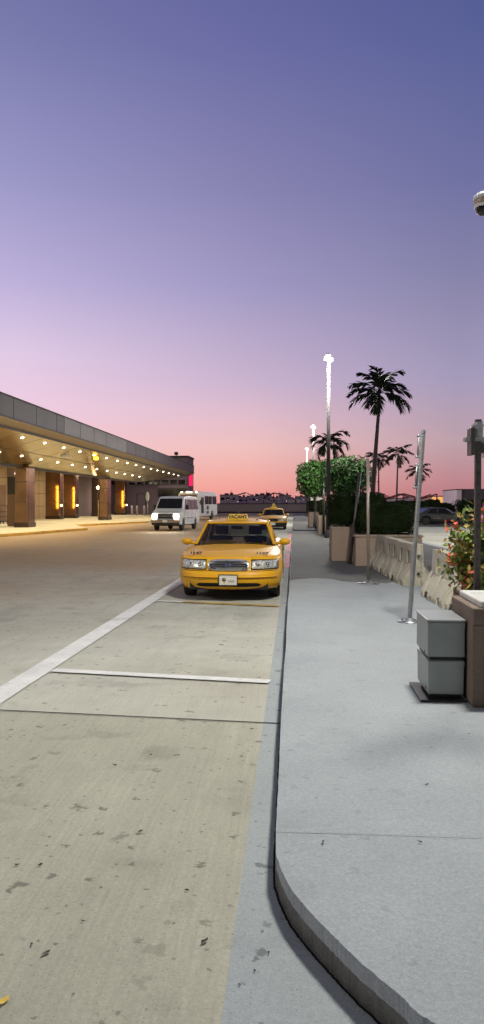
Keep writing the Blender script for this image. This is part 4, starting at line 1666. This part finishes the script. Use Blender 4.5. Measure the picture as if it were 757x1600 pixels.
# ------------------------------------------------------------------ concrete barriers
def barrier(label, x, y, L_, rz, mat):
    t = thing('concrete_barrier', label, 'barrier', (x, y, SW), R(rz), 'concrete barriers standing end to end')
    prof = [(.30, 0), (.30, .07), (.245, .20), (.125, .40), (.095, .83), (-.095, .83), (-.125, .40), (-.245, .20), (-.30, .07), (-.30, 0)]
    b = BM()
    ys = [-L_ / 2, -L_ / 2 + .02, L_ / 2 - .02, L_ / 2]
    rings = []
    for k, yy in enumerate(ys):
        ins = .02 if k in (0, 3) else 0
        rings.append([b.verts.new((px - math.copysign(ins, px), yy, min(pz, .83 - ins))) for px, pz in prof])
    for r0, r1 in zip(rings, rings[1:]):
        for i in range(len(prof)):
            b.faces.new([r0[i], r0[(i + 1) % len(prof)], r1[(i + 1) % len(prof)], r1[i]])
    b.faces.new(rings[0]); b.faces.new(rings[-1][::-1])
    bo = obj('body', b, mat, t)
    # fork-lift slots, pockets and a lifting hole cut out
    cut = BM()
    for yy in (-L_ * .30, L_ * .30):
        box(cut, -.4, .4, yy - .15, yy + .15, -.01, .12)
    cut_o = obj('cutter', cut, mat, t)
    md = bo.modifiers.new('slots', 'BOOLEAN'); md.object = cut_o; md.operation = 'DIFFERENCE'; md.solver = 'EXACT'
    cut2 = BM()
    for sx in (-1, 1):
        for yy in (-L_ * .22, L_ * .22):
            box(cut2, sx * .06, sx * .4, yy - .10, yy + .10, .44, .70)
    tube(cut2, (-.4, 0, .66), (.4, 0, .66), .045, .045, 12)
    cut_p = obj('cutter', cut2, mat, t)
    md = bo.modifiers.new('pockets', 'BOOLEAN'); md.object = cut_p; md.operation = 'DIFFERENCE'; md.solver = 'EXACT'
    bpy.context.view_layer.update()
    me = bpy.data.meshes.new_from_object(bo.evaluated_get(bpy.context.evaluated_depsgraph_get()))
    bo.modifiers.clear()
    bo.data = me
    bpy.data.objects.remove(cut_o); bpy.data.objects.remove(cut_p)
    # buttress wedges at the foot
    for sx in (-1, 1):
        for yy in (-L_ * .5 + .12, 0, L_ * .5 - .12):
            b = BM()
            v = [b.verts.new(c) for c in ((sx * .302, yy - .09, .0), (sx * .302, yy + .09, .0), (sx * .13, yy + .09, .46), (sx * .13, yy - .09, .46),
                                          (sx * .315, yy - .09, .10), (sx * .315, yy + .09, .10))]
            b.faces.new((v[0], v[1], v[5], v[4])); b.faces.new((v[4], v[5], v[2], v[3])); b.faces.new((v[0], v[4], v[3])); b.faces.new((v[1], v[2], v[5]))
            obj('buttress', b, mat, t)
    b = BM()
    for z in (.25, .6):
        tube(b, (0, -L_ / 2 - .05, z), (0, -L_ / 2 + .02, z), .03, .03, 8)
    obj('connector', b, m_dsteel, t)
    return t


barrier('nearest tan concrete barrier behind the stone planter', 2.66, 11.3, 1.62, 1.5, m_barrier)
barrier('tan concrete barrier with dark pockets just right of the leaning sign post', 2.58, 13.0, 1.62, 2.5, m_barrier)
barrier('grey stained barrier at the near end of the farther row of three', 2.40, 16.15, 1.42, 5, m_barrier_d)
barrier('stained barrier in the middle of the farther row of three', 2.34, 17.85, 1.42, 4, m_barrier_d)
barrier('stained barrier touching the wide pale planter', 2.28, 19.5, 1.40, 3, m_barrier_d)

# ------------------------------------------------------------------ litter bin
t = thing('litter_bin', 'grey square two tier metal bin against the stone planter', 'bin', (1.262, 6.76, SW))
b = BM(); box(b, -.152, .152, -.29, .29, .365, .655); obj('upper_box', b, m_bin, t, bevel=.006)
b = BM(); box(b, -.160, .160, -.302, .302, .656, .676); obj('lid', b, m_bin, t, bevel=.006)
b = BM(); box(b, -.152, .152, -.30, -.291, .618, .652); obj('lid_flange', b, m_bin, t, bevel=.002)
b = BM()
v0 = box(b, -.148, .150, -.285, .285, .05, .335)
for v in v0[:4]: v.co.x *= .97; v.co.y *= .97
obj('lower_box', b, m_bin, t, bevel=.006)
b = BM(); box(b, -.148, .150, -.294, -.286, .296, .328); obj('lower_flange', b, m_bin, t, bevel=.002)
b = BM(); box(b, -.13, .135, -.26, .26, .30, .38); obj('gap_tray', b, m_black, t)
b = BM(); box(b, -.12, .12, -.22, .22, .018, .06); obj('foot', b, m_black, t)
b = BM(); box(b, -.215, .16, -.345, .30, .003, .018); obj('base_plate', b, m_black, t, bevel=.003)  # black base plate that also stands in for the bin's ground shadow
b = BM()
for y, z in ((-.14, .385), (-.20, .09)):
    tube(b, (-.155, y, z), (-.150, y, z), .012, .012, 8)
obj('latch', b, m_black, t)

# ------------------------------------------------------------------ sign posts
def post(name, label, base, top, r, mat, kind='round', holes=False, disc=.0, strips=False, cat='post', group='bare sign posts on the pavement'):
    base, top = Vector(base), Vector(top)
    t = thing(name, label, cat, base, 0, group)
    tp = top - base
    b = BM()
    if kind == 'square':
        d = tp.normalized()
        rot = d.to_track_quat('Z', 'Y').to_matrix()
        box(b, -r, r, -r, r, 0, tp.length, rot=rot)
        if holes:
            pass
    elif kind == 'ribbed':
        n = int(tp.length / .045)
        for k in range(n):
            a, c = tp * (k / n), tp * ((k + .55) / n)
            e = tp * ((k + 1) / n)
            tube(b, a, c, r, r, 12, cap=False); tube(b, c, e, r * .86, r * .86, 12, cap=False)
        tube(b, Vector(), tp, r * .84, r * .84, 12)
    else:
        tube(b, Vector(), tp, r, r, 12)
    obj('pole', b, mat, t)
    if holes:
        b = BM()
        n = int(tp.length / .10)
        for k in range(1, n):
            p_ = tp * (k / n)
            for face in ((0, -1), (-1, 0)):
                q = p_ + Vector((face[0] * (r + .001), face[1] * (r + .001), 0))
                if face[1]:
                    tube(b, q, q + Vector((0, -.002, 0)), r * .32, r * .32, 8)
                else:
                    tube(b, q, q + Vector((-.002, 0, 0)), r * .32, r * .32, 8)
        obj('bolt_hole', b, m_black, t)
    if disc:
        b = BM(); lathe(b, [(0, 0), (disc, 0), (disc, .012), (r * 2, .022), (r * 1.6, .06), (0, .06)], 'z', 28)
        obj('base_plate', b, m_steel if mat != m_dsteel else m_dsteel, t)
        b = BM()
        for k in range(4):
            a = PI / 4 + k * PI / 2
            lathe(b, [(.014, .01), (.014, .03), (0, .03)], 'z', 6, 0, (disc * .75 * math.cos(a), disc * .75 * math.sin(a), 0))
        obj('bolt', b, m_black, t)
    if strips:
        b = BM()
        for k, (s0, s1) in enumerate(((.70, .82), (.86, .97))):
            a, c = tp * s0, tp * s1
            o_ = Vector((-r * 1.0 - .02, 0, 0))
            tube(b, a + o_, c + o_, .014, .014, 6)
            for e in (a, c):
                tube(b, e, e + o_ * 1.1, .012, .012, 6)
                lathe(b, [(.0, -.022), (.02, -.01), (.02, .01), (0, .022)], 'z', 8, 0, tuple(e + o_ * 1.2))
        obj('sign_bracket', b, m_steel, t)
    return t


g0 = G(640, 972, SW)
post('sign_post', 'leaning ribbed silver sign post on a round base plate beside the bin', g0, AT(662, 672, g0.y + .05), .034, m_steel, 'ribbed', disc=.165, strips=True)
g0 = G(576, 912, SW)
post('sign_post', 'thin upright tan sign post in front of the wide planter', g0, AT(575, 716, g0.y), .030, M('post_tan', S(150, 138, 130), .4, .5, .12, 5), 'round', disc=.22)
g0 = G(547, 882, SW)
post('sign_post', 'grey post leaning against the corner of the two hedge planters', g0, AT(563, 738, g0.y + .3), .04, m_dsteel, 'round')
g0 = G(506, 836, SW)
post('sign_post', 'thin dark post beside the distant planter left of the lamp post', g0, AT(506.5, 752, g0.y), .06, m_dsteel, 'round', disc=.3)
g0 = G(516, 852, SW)
post('sign_post', 'short dark post at the foot of the nearest lit lamp post', (1.57, 31, SW), AT(518, 790, 31), .05, m_dsteel, 'round', disc=.25)
g0 = G(495, 822, SW)
post('sign_post', 'small far post carrying a little white sign', (AT(494, 787, 50).x, 50, SW), AT(494, 776, 50), .05, m_pole, 'round')
t = thing('small_sign', 'little white sign board with a pointed end on the far post', 'sign', AT(494, 779, 49.9))
b = BM(); v = [b.verts.new(p_) for p_ in ((-.35, 0, -.12), (.2, 0, -.12), (.5, 0, 0), (.2, 0, .12), (-.35, 0, .12))]
f = b.faces.new(v); r_ = bmesh.ops.extrude_face_region(b, geom=[f]); bmesh.ops.translate(b, vec=(0, .03, 0), verts=[e for e in r_['geom'] if isinstance(e, bmesh.types.BMVert)])
obj('board', b, m_plate, t)
b = BM(); box(b, -.18, .06, -.008, -.002, -.05, .05); obj('panel', b, m_dsteel, t)
g0 = G(548, 893, SW)
# loose kerb stone lying near the thin post
q0, q1 = G(549, 893, SW), G(571, 908, SW)

# tall perforated post behind the stone planter with bracket head
t = post('sign_frame_post', 'dark perforated square post with a clamped bracket head beside the flowering bush', (AT(745.5, 787, 7.45).x, 7.45, SW), (AT(747, 787, 7.45).x, 7.45, 2.60), .027, m_dsteel, 'square', holes=True, cat='post', group=None)
b = BM()
z = 2.38 - SW
box(b, -.055, .40, -.075, .075, z - .10, z - .0)
box(b, -.075, -.035, -.09, .09, z - .12, z + .14)
obj('bracket', b, m_dsteel, t, bevel=.006)
b = BM()
box(b, -.12, .45, -.05, .05, z + .01, z + .05); box(b, -.02, .03, -.1, .1, z + .05, z + .19); tube(b, (-.05, 0, z + .16), (.40, 0, z + .19), .012)
box(b, .10, .5, -.035, .04, z + .10, z + .14); tube(b, (.03, -.09, z - .13), (.45, -.09, z - .13), .018)
obj('clamp_bar', b, m_steel, t)

# ------------------------------------------------------------------ street lamps
m_lampw = E('lamp_lens_white', (1, .98, .94), 4)


def street_lamp(label, x, y, h, power, heads=True, r=.11, group='street lamps along the pavement'):
    t = thing('street_lamp', label, 'street lamp', (x, y, SW), 0, group)
    b = BM(); tube(b, (0, 0, 0), (0, 0, h), r, r * .62, 16); obj('pole', b, m_pole, t)
    b = BM(); lathe(b, [(0, 0), (r * 1.9, 0), (r * 1.9, .05), (r * 1.25, .35), (r * 1.02, .38)], 'z', 18); obj('base', b, m_pole, t)
    for k, a in enumerate((0, 2.1, 4.2)):
        c, s = math.cos(a + .4), math.sin(a + .4)
        b = BM()
        tube(b, (0, 0, h - .08), (c * .12, s * .12, h + .02 + k * .06), .03)
        rot = Matrix.Rotation(a + .4, 3, 'Z') @ Matrix.Rotation(R(-8), 3, 'Y')
        vs = box(b, .02, .17, -.09, .09, .05, .12, rot=rot)
        for v in vs: v.co.z += h + .02 + k * .06
        hd = obj('lamp_head', b, m_pole, t, bevel=.015)
        b = BM()
        vs = box(b, .015, .18, -.10, .10, -.12, .046, rot=rot)
        for v in vs: v.co.z += h + .02 + k * .06
        obj('lens', b, m_lampw, hd)
    lamp('lamp_light', 'POINT', (x - .17, y - .2, SW + h - .32), power * .5, (1, .965, .86), .3)
    lamp('lamp_light', 'POINT', (x + .24, y + .05, SW + h - .32), power * .5, (1, .965, .86), .3)
    return t


q = AT(517, 562, 37)
street_lamp('nearest visible lit lamp post standing in front of the round trees', AT(513.5, 787, 37).x, 37, q.z - SW, 4600)
q = AT(490, 668, 67)
street_lamp('second lit lamp post, seen left of the drooping palm', q.x, 67, q.z - SW, 4600)
q = AT(480, 702, 96)
street_lamp('farthest and lowest looking lit lamp post of the row', q.x, 96, q.z - SW, 4600)
# the lamp over the camera, its pole is outside the picture on the right
street_lamp('near lamp post over the stone planter, carrying the dome camera', 2.2, 7.7, 8.6, 4400)
street_lamp('lamp post behind the photographer', 2.75, -22, 8.6, 1200)
street_lamp('added unseen fill lamp post on the terminal side of the road', -15.5, 4.0, 8.6, 2700)  # unseen lamp added to fill the kerb face and its shadow
street_lamp('lamp post of the side lot, right of the picture', 17.5, 44, 8.6, 6500)

# dome camera hung on an arm from that pole
q = AT(758, 316, 6.4)
t = thing('dome_camera', 'white dome security camera with black glass hanging high at the right edge', 'security camera', (q.x, 6.4, q.z - .01))
t.scale = (1, 1, .76)
R_ = .092
b = BM(); lathe(b, [(0, .105), (R_ * .75, .10), (R_ * .97, .075), (R_, .05), (R_ * 1.0, .035)], 'z', 32); obj('cap', b, m_vanw, t)
b = BM(); lathe(b, [(R_ * .93, .04), (R_ * .96, .034), (R_ * .95, -.015), (R_ * .90, -.02)], 'z', 32); obj('housing', b, M('camera_tan', S(170, 150, 130), .4, 0, .05), t)
b = BM(); lathe(b, [(R_ * .93, -.018), (R_ * .95, -.03), (R_ * .86, -.052), (R_ * .8, -.05)], 'z', 32); obj('trim_ring', b, m_vanw, t)
b = BM(); lathe(b, [(R_ * .80, -.048), (R_ * .78, -.07), (R_ * .66, -.10), (R_ * .4, -.12), (0, -.126)], 'z', 32); obj('dome', b, M('dome_glass', (.006, .006, .007), .06, 0, 0), t)
b = BM(); tube(b, (R_ * .6, .02, .07), (2.2 - q.x - .05, 1.3, .07), .02); obj('arm', b, m_vanw, t)

# ------------------------------------------------------------------ far background
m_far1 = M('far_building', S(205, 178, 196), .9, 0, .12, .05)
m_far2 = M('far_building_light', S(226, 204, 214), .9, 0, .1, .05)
m_fard = M('far_dark', S(96, 76, 90), .9, 0, .2, .1)
m_wall = M('parapet_concrete', S(172, 152, 152), .9, 0, .12, .2)
m_wallcap = M('parapet_cap', S(60, 46, 50), .9, 0, .1, .2)
m_frame = M('white_steel_frame', S(208, 190, 196), .6, 0, .05, 1)
m_fred = M('red_brown_frame', S(120, 60, 66), .7, 0, .1, 1)

t = thing('parapet_wall', 'low grey concrete wall closing the far end of the road', 'wall', (-8, 150, 0))
x0, x1 = -50, AT(484, 787, 150).x
b = BM(); box(b, x0 + 8, x1 + 8, 0, .4, .0, 1.72); obj('wall', b, m_wall, t)
b = BM(); box(b, x0 + 8, x1 + 8, -.06, .46, 1.722, 1.86); obj('coping', b, m_wallcap, t)
b = BM(); box(b, x0 + 8, x1 + 8, -.5, -.01, .0, .25); obj('kerb_step', b, m_wallcap, t)

rnd = random.Random(4)
sky_l = [(344, 366, 770, 'blocky'), (366, 384, 774, 'flat'), (386, 404, 772, ''), (404, 420, 770, ''), (420, 436, 775, ''), (436, 452, 771, ''), (450, 466, 776, ''), (464, 482, 773, '')]
for i, (a, c, yy, kd) in enumerate(sky_l):
    Y = 230 + 14 * (i % 3)
    qa, qc = AT(a, yy, Y), AT(c + 3, yy, Y)
    wd = qc.x - qa.x
    hh = qa.z
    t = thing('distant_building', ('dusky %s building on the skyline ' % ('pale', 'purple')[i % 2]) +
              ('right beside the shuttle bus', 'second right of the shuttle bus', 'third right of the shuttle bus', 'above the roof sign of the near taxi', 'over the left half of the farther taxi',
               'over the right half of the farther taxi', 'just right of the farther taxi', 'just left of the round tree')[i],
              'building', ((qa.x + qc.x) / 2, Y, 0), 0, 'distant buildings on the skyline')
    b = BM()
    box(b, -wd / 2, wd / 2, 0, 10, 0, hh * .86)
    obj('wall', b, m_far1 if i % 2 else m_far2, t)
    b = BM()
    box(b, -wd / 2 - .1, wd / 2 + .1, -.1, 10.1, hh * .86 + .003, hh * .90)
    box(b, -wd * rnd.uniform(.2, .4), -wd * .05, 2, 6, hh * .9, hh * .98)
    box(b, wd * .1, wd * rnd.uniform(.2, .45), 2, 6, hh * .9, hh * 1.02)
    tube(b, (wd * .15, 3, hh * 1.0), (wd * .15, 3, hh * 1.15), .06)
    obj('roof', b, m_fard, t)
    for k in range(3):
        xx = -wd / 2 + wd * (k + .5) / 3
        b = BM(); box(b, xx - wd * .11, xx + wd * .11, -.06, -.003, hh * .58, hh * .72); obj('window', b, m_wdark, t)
# scattered lights beyond the wall
m_farl = E('far_lamp', (1, .86, .8), 2)
for i, (px, py) in enumerate(((372, 784), (402, 781), (412, 783), (386, 772), (436, 775), (463, 773), (448, 783), (356, 781), (428, 786 - 1))):
    Y = 200
    q = AT(px, py, Y)
    t = thing('distant_lamp', 'small glowing lamp beyond the parapet wall', 'lamp', (q.x, Y, 0), 0, 'small lamps beyond the parapet wall')
    b = BM(); tube(b, (0, 0, 0), (0, 0, q.z), .06, .06, 6); obj('pole', b, m_fard, t)
    b = BM(); lathe(b, [(0, -.10), (.11, 0), (0, .10)], 'z', 10, 0, (0, 0, q.z)); obj('globe', b, m_farl, t)


def truss(label, pts, Y, mat, r=.10, posts=()):
    P_ = [AT(px, py, Y) for px, py in pts]
    c = P_[0]
    t = thing('roof_frame', label, 'roof frame', (c.x, Y, 0), 0, 'thin gabled roof frames on the skyline')
    b = BM()
    for a, d_ in zip(P_, P_[1:]):
        for dy in (0, 5):
            o_ = Vector((c.x, Y - dy, 0))
            tube(b, a - o_, d_ - o_, r, r, 6)
        tube(b, a - Vector((c.x, Y, 0)), a - Vector((c.x, Y - 5, 0)), r * .7, r * .7, 6)
    obj('rafter', b, mat, t)
    b = BM()
    for k in posts:
        q = P_[k] - Vector((c.x, Y, 0))
        tube(b, (q.x, 0, 0), (q.x, 0, q.z), r * .9, r * .9, 6)
    obj('support', b, mat, t)
    return t


truss('pale gabled roof frame beside the shuttle bus', [(352, 784), (368, 774), (383, 769.5), (400, 777), (424, 786)], 180, m_frame, .09, (0, 2, 4))
truss('red brown gabled roof frame above the farther taxi', [(412, 777), (428, 770), (446, 774), (462, 781)], 185, m_fred, .12, (0, 1, 3))
truss('white sloping roof frame left of the round tree', [(436, 770), (452, 776), (482, 787)], 170, m_frame, .12, (0, 2))
truss('brown gabled roof frame between the tallest palm and the leaning post', [(596, 782), (612, 778), (631, 771.5), (648, 776)], 118, m_fred, .11, (0, 2, 3))
truss('brown sloping roof frame right of the leaning post', [(655, 781), (668, 777), (683, 772)], 118, m_fred, .11, (0, 2))

# right side: dark trees, hedges, buildings beyond the lot
def bg_block(label, pa, pb, ytop, Y, mat, name='low_building', roof=m_fard, depth=8, group='low buildings beyond the lot', win=True):
    qa, qb = AT(pa, ytop, Y), AT(pb, ytop, Y)
    wd = qb.x - qa.x
    t = thing(name, label, 'building', ((qa.x + qb.x) / 2, Y, 0), 0, group)
    b = BM(); box(b, -wd / 2, wd / 2, 0, depth, 0, qa.z - .12); obj('wall', b, mat, t)
    b = BM(); box(b, -wd / 2 - .08, wd / 2 + .08, -.08, depth + .08, qa.z - .118, qa.z); obj('roof', b, roof, t)
    if win:
        for k in range(3):
            xx = -wd / 2 + wd * (k + .5) / 3
            b = BM(); box(b, xx - wd * .1, xx + wd * .1, -.05, -.003, qa.z * .55, qa.z * .75); obj('window', b, m_wdark, t)
    return t


bg_block('pale low building seen left of the slim straight palm', 603, 640, 778, 130, m_far2)
bg_block('purple low building behind the leaning post', 640, 676, 776, 128, m_far1)
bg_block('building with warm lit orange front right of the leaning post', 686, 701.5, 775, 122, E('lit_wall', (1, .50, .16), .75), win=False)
bg_block('small dark building between the orange front and the pink block', 702, 712, 774, 120, m_far1)
bg_block('large grey block with a pale pink corner behind the perforated post', 722, 790, 764, 100, M('grey_block', S(96, 84, 92), .9, 0, .08, .2), win=False)
bg_block('pale pink corner tower beside the large grey block', 714, 721.7, 764, 99, m_far2, win=False, depth=9)


def tree_mass(label, pa, pb, ytop, Y, seed, n=2600):
    qa, qb = AT(pa, ytop, Y), AT(pb, ytop, Y)
    return hedge('dark_tree' if False else 'clipped_shrub', label, 'shrub', qa.x, qb.x, Y, Y + 3.5, 0.25, qa.z, m_leaf_dark, n, .20, seed, 'dark shrubs across the lot')


tree_mass('dark shrub right of the boxy hedge across the lot', 618, 668, 783, 84, 41)
tree_mass('dark shrub behind the leaning sign post across the lot', 669, 690, 781, 86, 42)
tree_mass('dark shrub between parked cars across the lot', 664, 712, 786, 90, 43)
tree_mass('dark shrub behind the flowering bush across the lot', 716, 790, 781, 88, 44)
planter('low concrete planter under the dark shrubs across the lot', AT(612, 787, 82).x, AT(715, 787, 82).x, 82, 83.5, .55, m_pconc, m_pconc, .15, .01, z=0)
for i, px in enumerate((640, 664)):
    q = AT(px, 786, 80)
    t = thing('lot_bollard', ('pale bollard across the lot left of the leaning post', 'pale bollard across the lot just right of the leaning post')[i], 'bollard', (q.x, 79, 0))
    b = BM(); lathe(b, [(.2, 0), (.2, 1.0), (.14, 1.12), (0, 1.15)], 'z', 12); obj('shaft', b, m_far2, t)
# low wall closing the lot on the right of the far wall
t = thing('parapet_wall', 'dark low wall running behind the parked cars', 'wall', (20, 100, 0))
b = BM(); box(b, -14, 50, 0, .4, 0, 1.3); obj('wall', b, m_fard, t)
b = BM(); box(b, -14, 50, -.06, .46, 1.302, 1.4); obj('coping', b, m_wallcap, t)
# painted strip and kerb on the lot
sheet('lot_line', [(6, 52), (30, 52), (30, 52.9), (6, 52.9)], .014, m_white)
sheet('lot_road_strip', [(5.7, 60), (60, 60), (60, 82), (5.7, 82)], .006, M('asphalt_lot', (.045, .045, .048), .9, 0, .3, 1))
ribk = [(5.64, 130.0), (5.64, 4.0)]
ribbon('kerb', [(5.6, 4.0), (5.6, 130.0)], .012, -.01, SW - .002, m_kerb)

# ------------------------------------------------------------------ small litter on the ground
rnd = random.Random(12)
def scrap(name, label, cat, x, y, z, s, mat, group):
    b = BM()
    a = rnd.uniform(0, 2 * PI)
    c_, s_ = math.cos(a), math.sin(a)
    pts = [(-1, 0), (-.4, .45), (.3, .35), (1, 0), (.4, -.4), (-.5, -.3)]
    v = [b.verts.new(((px * c_ - py * s_) * s, (px * s_ + py * c_) * s, .003 + rnd.uniform(0, .35) * s)) for px, py in pts]
    ce = b.verts.new((0, 0, .004))
    for i in range(6):
        b.faces.new((v[i], v[(i + 1) % 6], ce))
    o = obj(name, b, mat)
    o.location = (x, y, z)
    tag(o, label, cat, group)


m_dleaf = M('dry_leaf', (.05, .035, .02), .9, 0, .4, 30)
for px, py in ((63, 1352), (219, 1300), (158, 1388), (365, 1275), (50, 1476), (292, 1392), (72, 1490), (27, 1352), (130, 1440), (290, 1250), (237, 1180), (180, 1196), (330, 1205), (393, 1140), (320, 1472)):
    g_ = G(px, py, .008)
    scrap('dry_leaf', 'small dark dry scrap of leaf on the cream road slab', 'leaf', g_.x, g_.y, .008, rnd.uniform(.010, .024), m_dleaf, 'dry scraps on the road slab')
g_ = G(5, 1566, .008)
scrap('fallen_leaf', 'yellow fallen leaf at the bottom left corner of the slab', 'leaf', g_.x, g_.y, .008, .035, M('yellow_leaf', (.55, .38, .05), .7, 0, .1, 9), None)
for px, py in ((656, 1318), (505, 1318), (495, 1250), (667, 1228), (674, 1170), (733, 1148), (520, 1001), (564, 985), (690, 1155)):
    g_ = G(px, py, SW)
    scrap('dry_leaf', 'tiny dark scrap lying on the painted pavement', 'leaf', g_.x, g_.y, SW + .005, rnd.uniform(.008, .016), m_dleaf, 'dry scraps on the pavement')
for px, py in ((398, 1518), (420, 1490), (375, 1540)):
    g_ = G(px, py, .008)
    scrap('pebble_scrap', 'tiny dark scrap lying on the grey gutter', 'leaf', g_.x, g_.y, .009, .010, m_dleaf, 'dry scraps in the gutter')

cy = scene.cycles
cy.use_denoising = True
cy.max_bounces = 6
cy.transparent_max_bounces = 12
cy.sample_clamp_indirect = 4
cy.sample_clamp_direct = 14
cy.use_light_tree = True
